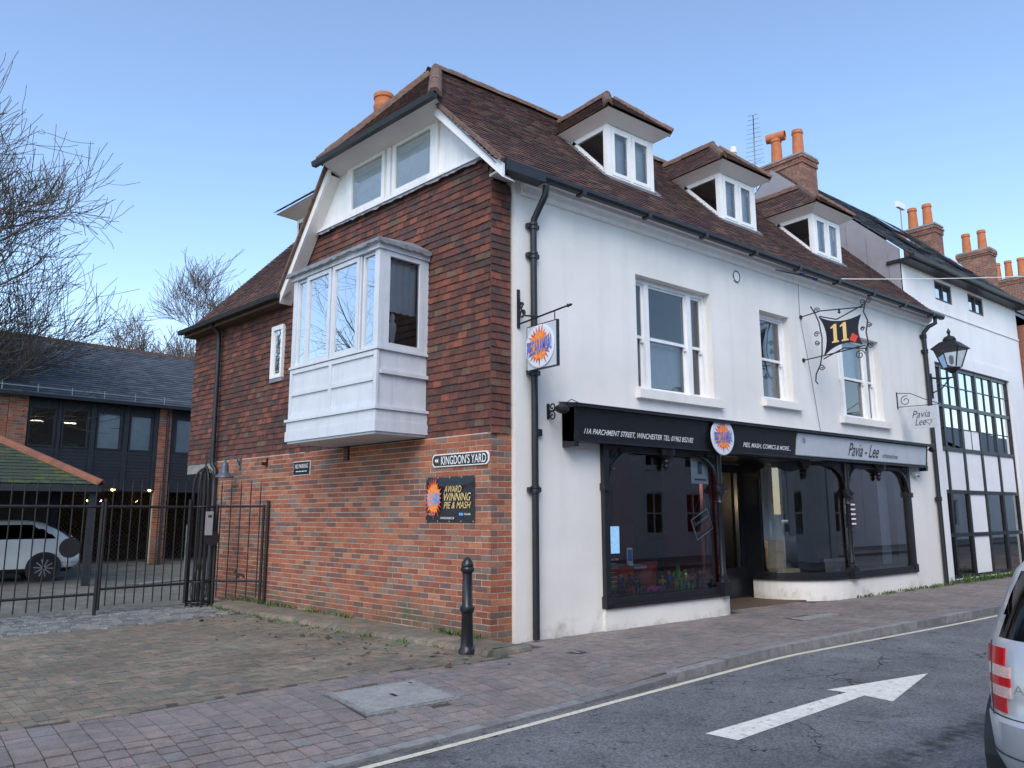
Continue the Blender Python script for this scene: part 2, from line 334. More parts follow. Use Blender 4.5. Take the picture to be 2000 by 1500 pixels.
# ---------------------------------------------------------------- lettering (made first, while the scene is small)
def textmesh(s, mt, w=None, h=None, ext=.002, shear=0, bold=0):
    c = bpy.data.curves.new('t', 'FONT'); c.body = s; c.size = 1; c.extrude = 0; c.shear = shear; c.offset = bold
    c.align_x = 'CENTER'; c.align_y = 'CENTER'
    o = bpy.data.objects.new('t', c); col.objects.link(o)
    dg = bpy.context.evaluated_depsgraph_get(); me = bpy.data.meshes.new_from_object(o.evaluated_get(dg)); bpy.data.objects.remove(o)
    xs = [v.co.x for v in me.vertices]; ys = [v.co.y for v in me.vertices]
    cx, cy = (min(xs)+max(xs))/2, (min(ys)+max(ys))/2
    sy = h/(max(ys)-min(ys)) if h else w/(max(xs)-min(xs)); sx = w/(max(xs)-min(xs)) if w else sy
    for v in me.vertices: v.co = ((v.co.x-cx)*sx, (v.co.y-cy)*sy, 0)
    me.materials.clear(); me.materials.append(mt); return me
TX = {}
for key, a in dict(
    addr=('11A PARCHMENT STREET, WINCHESTER TEL: 01962 852182', 'textwhite', 2.26, .085, .25, .008), pies=('PIES, MASH, COMICS & MORE...', 'textwhite', 1.36, .085, .25, .008),
    pavia=('Pavia - Lee', 'textdark', 1.15, .24, .35, 0), onp=('on Parchment Street', 'textdark', .62, .085, .1, 0), elevenb=('11b', 'textdark', .10, .10, 0, 0),
    yard=("KINGDON'S YARD", 'textwhite', .86, .115, 0, .004), nopark=('NO PARKING', 'textwhite', .40, .07, 0, .004),
    logo=('PIECARAMBA!', 'blue', .40, .14, .15, .02), logob=('PIECARAMBA!', 'lightblue', .30, .12, .15, .02),
    award=('AWARD', 'gold', .34, .085, .3, .0), winning=('WINNING', 'gold', .52, .10, .3, .0), piemash=('PIE & MASH', 'gold', .52, .085, .3, 0), www=('WWW.PIECARAMBA.COM', 'textwhite', .27, .03, 0, .003),
    handle=('PIECARAMBA', 'textwhite', .13, .025, 0, .002), eleven=('11', 'gold', .26, .34, .1, .02), pavia1=('Pavia', 'textdark', .36, .15, .35, 0), pavia2=('Lee', 'textdark', .22, .15, .35, 0),
    come=("Come in we're", 'textwhite', .34, .06, .2, .004), awe=('AWESOME', 'redsplash', .36, .11, .1, .015), opening=('OPENING TIMES', 'textwhite', .2, .03, 0, 0),
    badge=('A', 'grey', .05, .045, 0, .004)).items():
    TX[key] = textmesh(a[0], M_[a[1]], a[2], a[3], 0, a[4], a[5])
def put(key, name, parent, M): return link(name, TX[key], parent, M)
def face_front(x, y, z): return basis((x, y, z), Vector((1,0,0)), ZV, Vector((0,-1,0)))       # lettering on a face looking to -y
def burst(n, r0, r1, seed):            # splash outline
    q = random.Random(seed); out = []
    for i in range(n*2):
        a = math.pi*i/n; r = (r1*q.uniform(.8, 1.15) if i % 2 == 0 else r0*q.uniform(.9, 1.05)); out.append((r*math.cos(a), r*math.sin(a)))
    return out
def logo(parent, M, k=1.0, key='logo'):
    """orange and red splash with blue lettering, drawn on the local x-y plane"""
    for nm, mt, a, b, dz, sd in (('splash', 'redsplash', .15, .225, .002, 3), ('splash', 'orange', .15, .18, .004, 5)):
        p = burst(24, a*k, b*k, sd); m = MB(); m.add([(0,0,dz)]+[(x, y*1.05, dz) for x, y in p], [(0, i+1, (i+1) % len(p)+1) for i in range(len(p))]); m.build(nm, M_[mt], parent, M)
    put(key, 'lettering', parent, M @ Matrix.Translation((0, -.01, .007)) @ Matrix.Rotation(.10, 4, 'Z') @ Matrix.Diagonal((k*1.12, k*1.25, 1, 1)))
# ================================================================ ground, road, pavement
def clamp(a): return max(0., min(1., a))
def sm(a): a = clamp(a); return a*a*(3-2*a)
KP = [(-60,-3.0),(-9,-2.80),(-4.2,-2.58),(-.93,-2.29),(2.2,-2.06),(9,-2.15),(20,-2.35),(60,-3.2)]
def kerb_y(x):
    for (a, b), (c, d) in zip(KP, KP[1:]):
        if a <= x <= c: return b+(d-b)*(x-a)/(c-a)
    return KP[-1][1]
def pz(x, y):                          # pavement level: dropped at the yard entrance
    k = sm((.9-x)/2.2); return -.082*k*clamp(1-(y-kerb_y(x))/1.1)
def sheet(name, mt, x0, x1, y0, y1, nx, ny, zf, yf=None, kind='structure'):
    m = MB()
    for j in range(ny+1):
        for i in range(nx+1):
            x = x0+(x1-x0)*i/nx; a = y0 if yf is None else yf(x); y = a+(y1-a)*j/ny; m.v.append((x, y, zf(x, y)))
    for j in range(ny):
        for i in range(nx): q = j*(nx+1)+i; m.f.append((q, q+1, q+nx+2, q+nx+1))
    return m.build(name, M_[mt], None, None, kind=kind)
MB().quad((-900,-900,-.16),(900,-900,-.16),(900,900,-.16),(-900,900,-.16)).build('ground', M_['ground'], kind='structure')
road = sheet('road', 'asphalt', -70, 70, -7.8, -2, 70, 6, lambda x, y: -.1)
pave = sheet('pavement', 'joint', -30, 60, -2.5, 1.3, 180, 8, lambda x, y: pz(x, y)-.012, kerb_y)
far_pave = sheet('pavement', 'paver', -70, 70, -11, -7.8, 30, 2, lambda x, y: 0.)
MB().box(-70, -7.95, -.12, 70, -7.8, .005).build('kerb', M_['kerb'], kind='structure')
# painted marks
m = MB(); xs = [-12+i*.5 for i in range(140)]
for a, b in zip(xs, xs[1:]):
    f = lambda x: kerb_y(x)-.20+.03*math.sin(x*.7)
    m.quad((a, f(a)-.055, -.096), (b, f(b)-.055, -.096), (b, f(b)+.01, -.096), (a, f(a)+.01, -.096))
m.build('edge_line', M_['linepaint'], road)
A = [(-1.10,-3.66),(-1.06,-3.92),(1.03,-3.80),(1.00,-4.07),(2.50,-3.72),(.98,-3.46),(1.02,-3.63)]
MB().quad(*[(x, y, -.096) for x, y in A]).build('painted_arrow', M_['arrowpaint'], road)
# slab pavers
pc = Pieces(boxv(0,0,-1,1,1,0), BOXF)
x = -9.5
while x < 26:
    wd = R.choice((.165, .165, .2, .14)); y = kerb_y(x+wd/2)+.02; ylim = (-.62+.1*math.sin(x*1.7) if x < -.75 else (-.45 if x < 0 else -.01))
    if 4.5 < x < 6.5: ylim = 1.05
    y += R.uniform(-.1, 0)
    while y < ylim:
        ln = R.choice((.12, .165, .165, .2)); y0 = max(y, kerb_y(x+wd/2)+.01); y1 = min(y+ln, ylim); y += ln
        if y1-y0 < .04: continue
        cx, cy = x+wd/2, (y0+y1)/2
        if -2.99 < cx < -2.03 and -1.83 < cy < -1.02: continue
        if 4.5 < cx < 5.6 and -1.12 < cy < -.86: continue
        z = pz(cx, cy)+R.uniform(-.002, .003); gx = (pz(cx+.1, cy)-pz(cx-.1, cy))/.2; gy = (pz(cx, cy+.1)-pz(cx, cy-.1))/.2
        a = R.uniform(-.012, .012)
        pc.add(basis((x+.004, y0+.004, z-gx*wd/2-gy*(y1-y0)/2), Vector((wd-.008, a*wd, gx*wd)), Vector((-a*(y1-y0), y1-y0-.008, gy*(y1-y0))), ZV*.03))
    x += wd
pc.emit('paver', M_['paver'], pave, 300)
# kerb stones
kb = link('kerb', None, kind='structure'); kb.empty_display_size = .1
x = -12.; i = 0
pk = Pieces(boxv(0,0,-1,1,1,0), BOXF)
while x < 40:
    low = x < -.9; L = R.uniform(.28, .5) if low else .91
    a = Vector((x+.006, kerb_y(x), 0)); b = Vector((x+L-.006, kerb_y(x+L), 0)); d = b-a; n = Vector((-d.y, d.x, 0)).normalized()
    za, zb = pz(x, kerb_y(x))+.004, pz(x+L, kerb_y(x+L))+.004
    o = a-n*(.12 if not low else .12)+ZV*za
    pk.add(basis(o, d+ZV*(zb-za), n*(.125+R.uniform(-.01, .01)*low), ZV*.2)); x += L
pk.emit('kerb_stone', M_['kerb'], kb, 300)
# inspection cover, drain grate, small cover in the pavement
cv = thing('inspection_cover', 'large pale concrete inspection cover set in the paving', 'manhole cover', (-2.51, -1.42, pz(-2.5,-1.42)-.004), math.radians(1))
cv.rotation_euler.x = math.atan((pz(-2.5,-1.0)-pz(-2.5,-1.85))/.85); cv.location.z = pz(-2.5,-1.42)-.011
bx('frame', M_['sett'], cv, -.46, -.39, -.02, .46, .39, .006); bx('lid', M_['concrete'], cv, -.41, -.34, .007, .41, .34, .012)
bx('lifting_slot', M_['plastic'], cv, -.02, -.05, .0125, .02, .05, .0135); bx('lifting_slot', M_['plastic'], cv, .33, .26, .0125, .36, .30, .0135)
g = thing('drain_grate', 'dark slotted drain grate in pavement before shop entrance', 'drain', (5.05, -.99, .0))
bx('frame', M_['iron'], g, -.52, -.12, -.03, .52, .12, -.006)
for i in range(7): bx('bar', M_['concrete'], g, -.5+i*.147, -.11, -.005, -.5+i*.147+.12, .11, .003)
g = thing('stopcock_cover', 'small dark square metal cover in pavement near downpipe', 'cover', (.11, -.95, .002))
bx('plate', M_['iron'], g, -.09, -.07, -.02, .09, .07, .004); bx('hinge', M_['grey'], g, -.02, -.05, .0045, .02, .05, .007)
# entrance apron: herringbone blocks
apr = sheet('yard_entrance', 'joint', -14, -.2, -.75, 6.6, 40, 20, lambda x, y: pz(x, y)-.010)
pc = Pieces(boxv(0,0,-1,1,1,0), BOXF)
def wall_x(y): return B0.x+SD.x*(y+.025)/SD.y      # x of the brick wall at this y
def apron_ok(x, y):
    if y < -.58+.1*math.sin(x*1.7) or y > 4.55+.35*clamp((x+3.6)/1.6) or x < -9 or (-3.06 < x < -1.97 and y < -.95): return False
    return x < wall_x(y)-.64+ .12*clamp((3-y)/3)
u = .1; NX, NY = Vector((math.cos(.06), math.sin(.06), 0)), Vector((-math.sin(.06), math.cos(.06), 0))
for i in range(-100, 40):
    for j in range(-30, 80):
        k = (i-j) % 4
        if k not in (0, 3): continue
        if k == 0: sx, sy = 2, 1
        else: sx, sy = 1, 2
        ii, jj = i, j
        p = NX*(ii*u)+NY*(jj*u); c = p+NX*(sx*u/2)+NY*(sy*u/2)
        if not apron_ok(c.x, c.y): continue
        z = pz(c.x, c.y)+R.uniform(-.003, .003)
        pc.add(basis(p+NX*.003+NY*.003+ZV*z, NX*(sx*u-.006)+ZV*R.uniform(-.003,.003), NY*(sy*u-.006)+ZV*R.uniform(-.003,.003), ZV*.03))
pc.emit('paving_block', M_['herring'], apr, 300)
# granite setts under the gate
cob = sheet('cobble_strip', 'joint', -12, -1.55, 4.4, 6.75, 10, 4, lambda x, y: -.006)
pc = Pieces([(.06,.06,0),(.94,.06,0),(.94,.94,0),(.06,.94,0),(0,0,-.35),(1,0,-.35),(1,1,-.35),(0,1,-.35)], [(0,1,2,3),(0,4,5,1),(1,5,6,2),(2,6,7,3),(3,7,4,0)])
y = 4.42
while y < 6.6:
    x = -10+R.uniform(0, .1); dy = R.uniform(.11, .14)
    while x < -1.62:
        dx = R.uniform(.10, .19)
        if y > 4.5+.45*clamp((x+3.6)/1.7) and x+dx < -1.6:
            z = R.uniform(.004, .016); pc.add(basis((x, y+R.uniform(-.006,.006), z), Vector((dx-.012, R.uniform(-.01,.01), R.uniform(-.006,.006))), Vector((R.uniform(-.01,.01), dy-.012, R.uniform(-.005,.005))), ZV*.06))
        x += dx
    y += dy
pc.emit('sett', M_['sett'], cob, 300)
sheet('yard', 'yard', -40, 30, 6.6, 60, 10, 10, lambda x, y: -.012)
# raised strip along the brick wall with bullnose edging bricks
stp = link('wall_strip', None, kind='structure')
def strip_off(s): return .56+.10*sm((s-.5)/2)+.0*s if s < 5 else .66-.1*clamp((s-5))
m = MB()
for k in range(28):
    a, b = -.35+k*.25, -.35+(k+1)*.25
    p = [S(a, 0, .06), S(a, strip_off(a)-.08, .06), S(b, strip_off(b)-.08, .06), S(b, 0, .06)]
    m.quad(*p)
m.build('strip_paving', M_['herring'], stp)
edge = Pieces(*(lambda q: (q.v, q.f))(MB().ext([(0,-.12),(.1,-.12),(.1,0),(.085,.035),(.05,.05),(0,.055)], .003, .997, lambda a, b, t: (t, -a, b))))
s = -.42
while s < 6.5:
    L = .105; o = S(s, strip_off(s)-.1, .012); d = S(s+L, strip_off(s+L)-.1, .012)-o; n = Vector((d.y, -d.x, 0)).normalized()
    edge.add(basis(o+ZV*R.uniform(-.004,.004), d*.96, n, ZV)); s += L
for k in range(5):                      # returns round the front of the pier
    o = S(-.42, .46-k*.105, .012); edge.add(basis(o, SN*-.101, SD*1., ZV))
edge.emit('edging_brick', M_['herring'], stp, 300)
# ---------------------------------------------------------------- weeds and fallen leaves
def weeds(name, label, pts, h, n, seed):
    q = random.Random(seed); m = MB()
    for (x, y, z) in pts:
        for k in range(n):
            a = q.uniform(0, 6.28); px, py = x+q.gauss(0, .05), y+q.gauss(0, .04); L = h*q.uniform(.4, 1); t = q.uniform(.3, 1.1); wv = q.uniform(.006, .014)
            d = Vector((math.cos(a)*math.sin(t), math.sin(a)*math.sin(t), math.cos(t))); sd = d.cross(ZV).normalized()*wv; b = Vector((px, py, z))
            m.quad(b-sd*.4, b+d*L*.5-sd, b+d*L, b+d*L*.5+sd)
    o = m.build(name, M_['weed'], kind='stuff', label=label, category='weeds'); return o
def P3(s, off, z=.06): p = S(s, off, z); return tuple(p)
weeds('weed_tufts', 'green weeds and moss along the foot of the brick wall', [P3(s, .03+.03*math.sin(s*5)) for s in [ .3+.05*i for i in range(14)]+[1.0, 1.1, 3.0,3.1,3.2,3.3,3.4,3.6,3.9,4.0,4.1]+[4.6+.1*i for i in range(22)]], .09, 16, 1)
weeds('weed_tufts', 'scattered weeds in front of the rounded edging bricks', [P3(s, strip_off(s)+.05+.05*math.sin(s*9), 0) for s in [-.1,.4,.9,1.0,1.7,2.2,2.6,2.8,3.1,3.4,3.6,3.9,4.2,4.4,4.7,5.0,5.2,5.5,5.7,5.9,6.1,6.3]], .07, 12, 2)
weeds('weed_tufts', 'grass and weeds growing along the foot of the white shop wall', [(x, -.06-.04*math.sin(x*7), 0) for x in [8.0+.12*i for i in range(36)]], .10, 16, 3)
weeds('weed_tufts', 'leafy weeds at the foot of the black framed window', [(x, -.06-.05*math.sin(x*7), 0) for x in [12.4+.1*i for i in range(45)]], .22, 14, 4)
q = random.Random(12)
m = MB()
for k in range(120):
    s = q.uniform(-1, 6); p = S(s, strip_off(max(s, 0))+abs(q.gauss(0, .7))*.9+.05, 0); z = pz(p.x, p.y)+.006; a = q.uniform(0, 6.28); r = q.uniform(.012, .04)
    if k < 6: r = .07
    c = Vector((p.x, p.y, z)); u_ = Vector((math.cos(a), math.sin(a), q.uniform(-.1,.3))); v_ = Vector((-math.sin(a)*.6, math.cos(a)*.6, q.uniform(0,.35)))
    m.quad(c-u_*r, c-v_*r+ZV*r*.25, c+u_*r+ZV*r*.3, c+v_*r)
m.build('fallen_leaves', M_['deadleaf'], kind='stuff', label='small dead leaves lying on the entrance paving', category='leaves')
# ================================================================ the corner building
HB = thing('corner_building', 'white rendered corner building with brick and tile-hung side wall above shopfronts', 'building')
T = .28
W1 = (2.33, 4.13, 3.35, 5.12); W2 = (5.52, 6.45, 3.50, 5.09); W3 = (8.08, 9.80, 3.39, 5.09)
SHOPZ = 2.50
fw = wallgrid(0, 12.15, -.1, 5.98, [W1, W2, W3, (1.5, 10.55, -.2, SHOPZ)], 0, T)
fw.build('front_wall', M_['render'], HB)
# narrow white edge at the left end of the front, returning to the recessed brick pier
bx('wall_return', M_['render'], HB, .004, T+.001, -.1, .12, .5, 5.9)
# cornice
m = MB(); m.ext([(-.02,5.78),(-.05,5.80),(-.05,5.84),(-.09,5.88),(-.13,5.90),(-.13,5.95),(.0,5.95),(.0,5.78)], .10, 12.2, lambda a, b, t: (t, a-.002, b)); m.build('cornice', M_['white'], HB)
bx('soffit', M_['cream'], HB, -.35, -.30, 5.952, 12.2, .1, 5.985)
# inner shell so that rooms are closed and dark
m = MB(); m.box(.2, T+.001, 2.75, 12.1, 5.0, 2.9); m.box(.2, 4.9, 0, 12.1, 5.0, 5.9); m.box(12.05, T, 0, 12.15, 5, 5.95); m.box(.0, T, 5.80, 12.1, 5, 5.9); m.build('inner_shell', M_['interior'], HB)
bx('partition', M_['interior'], HB, 4.75, T+.01, 2.9, 4.85, 4.9, 5.8); bx('partition', M_['interior'], HB, 7.3, T+.01, 2.9, 7.4, 4.9, 5.8)
# sash windows
def sash(x0, x1, z0, z1, splits, zm, name='sash_window'):
    """splits: mullion x positions; box frame, two sashes per light, sill"""
    y = .13; fr = MB()
    wn = bx(name, M_['white'], HB, x0, y, z1-.07, x1, y+.1, z1)
    for a, b in ((x0, x0+.06), (x1-.06, x1)): bx('jamb', M_['white'], wn, a, y, z0, b, y+.1, z1-.07)
    bx('bottom_rail', M_['white'], wn, x0+.06, y, z0, x1-.06, y+.1, z0+.05)
    for s in splits: bx('mullion', M_['white'], wn, s-.05, y-.008, z0+.05, s+.05, y+.1, z1-.07)
    ed = [x0+.06]+[e for s in splits for e in (s-.05, s+.05)]+[x1-.06]
    for a, b in zip(ed[::2], ed[1::2]):
        for (c, d, yy) in ((zm-.02, z1-.07, y+.03), (z0+.05, zm+.02, y+.065)):
            k = .035; f = MB(); f.box(a, yy, c, a+k, yy+.03, d).box(b-k, yy, c, b, yy+.03, d).box(a+k, yy, c, b-k, yy+.03, c+k+.01).box(a+k, yy, d-k, b-k, yy+.03, d)
            f.build('sash', M_['white'], wn); MB().quad((a+k, yy+.015, c+k), (b-k, yy+.015, c+k), (b-k, yy+.015, d-k), (a+k, yy+.015, d-k)).build('pane', M_['glass'], wn)
        bx('sash_horn', M_['white'], wn, b-.045, y+.02, zm-.08, b-.01, y+.06, zm-.02)
    bx('sill', M_['render'], wn, x0-.06, -.09, z0-.13, x1+.16, y, z0-.001)
    return wn
w1 = sash(*W1, [2.70, 3.72], 4.20); w2 = sash(*W2, [], 4.26); w3 = sash(*W3, [8.47, 9.42], 4.22)
def curtain(name, parent, x0, x1, y, z0, z1, mt='curtain', amp=.02, M=None):
    m = MB(); n = max(6, int((x1-x0)/.025)); ph = R.uniform(0, 6)
    for i in range(n+1):
        x = x0+(x1-x0)*i/n; yy = y+amp*math.sin(i*1.25+ph)+amp*.5*math.sin(i*.47)
        m.v += [(x, yy, z0), (x, yy+amp*.3*math.sin(i*2.), z1)]
        if i: m.f.append((2*i-2, 2*i, 2*i+1, 2*i-1))
    return m.build(name, M_[mt], parent, M, smooth=1)
curtain('blind', w1, 2.42, 4.05, .33, 3.42, 4.3, amp=.004); curtain('curtain', w1, 3.8, 4.08, .34, 3.4, 5.0); curtain('curtain', w2, 6.15, 6.4, .33, 3.55, 5.0); curtain('curtain', w3, 9.5, 9.75, .33, 3.45, 5.0); curtain('blind', w3, 8.5, 9.4, .34, 4.3, 5.0, amp=.004)
bx('wall_plaque', M_['render2'], HB, 4.80, -.012, 5.49, 4.97, .001, 5.65)   # small oval plaque body, rim below
MB().tube([(4.885+.09*math.cos(a*.3142), -.016, 5.57+.1*math.sin(a*.3142)) for a in range(21)], .008, 6).build('plaque_rim', M_['gutter'], HB)
# ---------------- brick side wall, in the side frame
bw = MB(); bw.box(-7.80, .006, -.1, -.106, .20, 2.56)
PC = S(.1, 0, 0); MSI = MS.inverted()
bx('pier_core', M_['mortar'], HB, PC.x+.006, PC.y+.006, -.1, -.003, .5, 2.56)
BW = bw.build('brick_wall', M_['mortar'], HB, MS)
pc = Pieces(boxv(0,0,0,1,1,1), BOXF)
CH = .0751
for c in range(34):
    z = c*CH+.004; odd = c % 2
    x = -7.80+(-.1125 if odd else 0)
    while x < -.11:
        a = max(x, -7.80); b = min(x+.2135, -.1); x += .2250
        if b-a < .03: continue
        if c > 30 and -3.3 < a < -3.15: pass
        j = R.uniform(-.0025, .0025)
        pc.add(basis((a, j, z), Vector((b-a, 0, 0)), Vector((0, .1, 0)), ZV*.0635))
    # front return of the pier
    ends = [(0.0, .102), (.113, .322)] if odd else [(.0, .214), (.225, .322)]
    for a, b in ends: pc.add(MSI @ basis(PC+XV*a+Vector((0, R.uniform(-.002, .002), z)), Vector((b-a, 0, 0)), Vector((0, .1, 0)), ZV*.063))
pc2 = Pieces(pc.vs, pc.fs); MSi = MS
pc2.m = pc.m
def emit_local(pcs, name, mt, parent, M, nmax=300):
    base = MB().add(pcs.vs, pcs.fs).mesh(name, mt)
    pcs.m.sort(key=lambda q: (M @ q.translation-CAMP).length)
    for q in pcs.m[:nmax]: link(name, base, parent, q)
    if len(pcs.m) > nmax:
        g = MB()
        for q in pcs.m[nmax:]: g.add(pcs.vs, pcs.fs, q)
        g.build(name+'_field', mt, parent, None, kind='stuff')
emit_local(pc2, 'brick', M_['brick'], BW, MS)
vb = bx('air_vent', M_['iron'], HB, -3.34, -.02, 2.36, -3.22, .0, 2.56, M=MS)
for k in range(4): bx('louvre', M_['hiptile'], vb, -3.335, -.035, 2.38+k*.045, -3.225, -.021, 2.40+k*.045)
# pale lintel block under the far overhang and the back wall of the passage
bx('lintel', M_['concrete'], HB, -9.12, .02, 2.36, -7.80, .3, 2.555, M=MS)
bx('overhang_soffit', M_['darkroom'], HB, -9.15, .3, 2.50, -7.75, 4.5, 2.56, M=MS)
# ---------------- tile-hung upper wall
def tile_top(s):
    if s < .32: return 5.95+.9*max(s+.03, 0)
    if s < 4.58: return 6.25
    if s < 5.16: return 6.25-(s-4.58)*1.6
    return 5.28
bk = MB()
prof = [(-9.12,2.57),(-.11,2.57),(-.11,5.9),(-.32,6.25),(-4.58,6.25),(-5.16,5.30),(-9.12,5.30)]
bk.ext(prof, .03, .22, lambda a, b, t: (a, t, b))
WX0, WX1, WZ0, WZ1 = -5.78, -5.38, 3.93, 4.86     # little window opening is applied on top, recessed by its frame
TH = bk.build('tile_hanging', M_['wood'], HB, MS)
bx('tile_return_backing', M_['wood'], HB, PC.x+.02, PC.y+.02, 2.57, -.003, .4, 5.9)
tp = Pieces(TILEV, BOXF)
P = Vector((0, .03, 2.55)); g = .1003
holes = [(-5.80, -5.36, 3.86, 4.90), (-3.62, -1.40, 2.60, 5.35)]
def ti(v):
    z = 2.55+v; out = []
    ss = [s*.02 for s in range(-2, 458) if tile_top(s*.02) > z+.02]
    iv = []
    for s in ss:
        if iv and abs(s-iv[-1][1]) < .021: iv[-1][1] = s
        else: iv.append([s, s])
    for a, b in iv:
        u0, u1 = -min(b+.02, 9.12), -a
        u1 = min(u1, -.10)
        cuts = [(h[0], h[1]) for h in holes if h[2] < z+.04 < h[3]]
        seg = [(u0, u1)]
        for c0, c1 in cuts: seg = [q for (p0, p1) in seg for q in ((p0, min(p1, c0)), (max(p0, c1), p1)) if q[1]-q[0] > .02]
        out += seg
    return out
slope_tiles(tp, P, Vector((1,0,0)), ZV, Vector((0,-1,0)), 3.72, g, .168, ti)
def tr(v): return [(0.0, .315)] if v < 3.36 else []
tp2 = Pieces(TILEV, BOXF); slope_tiles(tp2, Vector((PC.x-.02, PC.y-.005, 2.55)), Vector((1,0,0)), ZV, Vector((0,-1,0)), 3.4, g, .168, tr)
tp.m += [MSI @ q for q in tp2.m]
emit_local(tp, 'wall_tile', M_['walltile'], TH, MS)
# lead flashings
m = MB()
def apron(m, s0, s1, z, h, off=.045):
    n = int(abs(s1-s0)/.07); prev = None
    for i in range(n+1):
        s = s0+(s1-s0)*i/n; d = h+R.uniform(-.018, .018); c = (( -s, -off+.02, z), (-s, -off-.012+R.uniform(-.006,.006), z-d))
        if prev: m.quad(prev[0], c[0], c[1], prev[1])
        prev = c
apron(m, .30, 4.60, 6.30, .075); apron(m, 5.2, 9.12, 5.33, .10); m.build('lead_flashing', M_['lead'], HB, MS)
# small side window
sw = bx('side_window', M_['lead'], HB, -5.80, -.02, 3.86, -5.36, .03, 3.93, M=MS)
m = MB(); m.box(-5.78, -.03, 3.93, -5.70, .1, 4.88).box(-5.44, -.03, 3.93, -5.38, .1, 4.88).box(-5.70, -.03, 3.93, -5.44, .1, 4.0).box(-5.70, -.03, 4.80, -5.44, .1, 4.88); m.build('window_frame', M_['white'], sw)
MB().quad((-5.70, .0, 4.0), (-5.44, .0, 4.0), (-5.44, .0, 4.8), (-5.70, .0, 4.8)).build('pane', M_['mirrorglass'], sw)
# ---------------- gable top: white boards and two windows
GW = MB(); GW.ext([(-.28,6.28),(-4.62,6.28),(-3.72,7.30),(-1.02,7.30)], .0, .16, lambda a, b, t: (a, t, b))
gb = GW.build('gable_boarding', M_['white'], HB, MS)
gt = bx('gable_sill', M_['white'], HB, -4.62, -.06, 6.275, -.26, .02, 6.31, M=MS)
for a, b in ((-2.24, -1.26), (-3.40, -2.44)):
    wn = MB(); z0, z1 = 6.32, 7.16; k = .075
    wn.box(a, -.05, z0, a+k, .03, z1).box(b-k, -.05, z0, b, .03, z1).box(a+k, -.05, z0, b-k, .03, z0+k).box(a+k, -.05, z1-k, b-k, .03, z1)
    wo = wn.build('gable_window', M_['white'], HB, MS)
    MB().quad((a+k, -.022, z0+k), (b-k, -.022, z0+k), (b-k, -.022, z1-k), (a+k, -.022, z1-k)).build('pane', M_['glass'], wo)
    bx('roller_blind', M_['curtain'], wo, a+k, -.008, z0+k, b-k, -.003, z1-k-.05)
for a in (-1.22, -2.34, -3.45): bx('gable_post', M_['white'], HB, a-.045, -.045, 6.31, a+.045, .0, 7.2, M=MS)
# jerkinhead soffit board
m = MB(); m.quad((-.95,-.0,7.12), (-3.80,-.0,7.12), (-3.72,-.40,7.24), (-.82,-.40,7.24)); m.build('eaves_board', M_['cream'], HB, MS)
# bargeboards
def barge(s0, z0, s1, z1, off, h, name='bargeboard'):
    a = Vector((-s0, -off, z0)); b = Vector((-s1, -off, z1)); m = MB(); w_ = Vector((0, .045, 0)); dn = Vector((0, 0, -h))
    m.prism([a, a+w_, a+w_+dn, a+dn], [b, b+w_, b+w_+dn, b+dn]); m.build(name, M_['white'], HB, MS)
    # soffit strip behind
    q = MB(); q.quad(a+dn+w_, b+dn+w_, b+dn+Vector((0, off, 0)), a+dn+Vector((0, off, 0))); q.build('verge_soffit', M_['cream'], HB, MS)
barge(-.33, 5.93, 1.02, 7.28, .23, .19); barge(3.74, 7.28, 5.17, 5.36, .23, .19)
# ---------------- bay (oriel) window on the side wall
OB = .83; b0, b1 = -3.62, -1.40
bay = bx('bay_window', M_['bay'], HB, b0, -OB, 2.58, b1, .03, 2.61, M=MS)
def bp(name, mt, *b, **k): return bx(name, M_[mt], bay, *b, **k)
bp('base_board', 'bay', b0-.03, -OB-.03, 2.611, b1+.03, .02, 2.76); bp('base_board', 'bay', b0-.018, -OB-.018, 2.761, b1+.018, .02, 2.90); bp('base_moulding', 'bay', b0-.045, -OB-.045, 2.901, b1+.045, .02, 2.94)
core = MB(); core.box(b0+.02, -OB+.02, 2.941, b1-.02, .02, 3.70); core.build('panel_core', M_['bay'], bay)
for a in (b0, -2.55, b1-.07): bp('panel_stile', 'bay', a, -OB-.006, 2.941, a+.07, -OB+.03, 3.69)
for z in (2.941, 3.29, 3.63): 
    bp('panel_rail', 'bay', b0+.071, -OB-.004, z, -2.551, -OB+.02, z+.06); bp('panel_rail', 'bay', -2.479, -OB-.004, z, b1-.071, -OB+.02, z+.06)
bp('side_rail', 'bay', b1-.02, -OB+.05, 3.38, b1+.03, .02, 3.43)
bp('window_sill', 'bay', b0-.02, -OB-.02, 3.701, b1+.02, .02, 3.735)
z0, z1 = 3.736, 5.08
for (x, y) in ((b0, -OB), (b1-.10, -OB)): bp('corner_post', 'bay', x, y, z0, x+.10, y+.10, z1)
bp('corner_post', 'bay', b1-.08, -.07, z0, b1, .02, z1)
bp('corner_post', 'bay', b0, -.07, z0, b0+.08, .02, z1)
lights = [(b0+.10, b0+.36), (b0+.40, b0+1.05), (b0+1.10, b0+1.76), (b0+1.82, b1-.10)]
for i, (a, b) in enumerate(lights):
    k = .035 if i in (0, 3) else .06; yo = -OB+.02 if i in (0, 3) else -OB-.012
    f = MB(); f.box(a, yo, z0, a+k, yo+.05, z1-.01).box(b-k, yo, z0, b, yo+.05, z1-.01).box(a+k, yo, z0, b-k, yo+.05, z0+k).box(a+k, yo, z1-.01-k, b-k, yo+.05, z1-.01)
    fo = f.build('casement', M_['bay'], bay)
    MB().quad((a+k, yo+.025, z0+k), (b-k, yo+.025, z0+k), (b-k, yo+.025, z1-k), (a+k, yo+.025, z1-k)).build('pane', M_['mirrorglass'], bay)
for a in (b0+.37, b0+1.06, b0+1.765): bp('mullion', 'bay', a, -OB+.005, z0, a+.03, -OB+.075, z1)
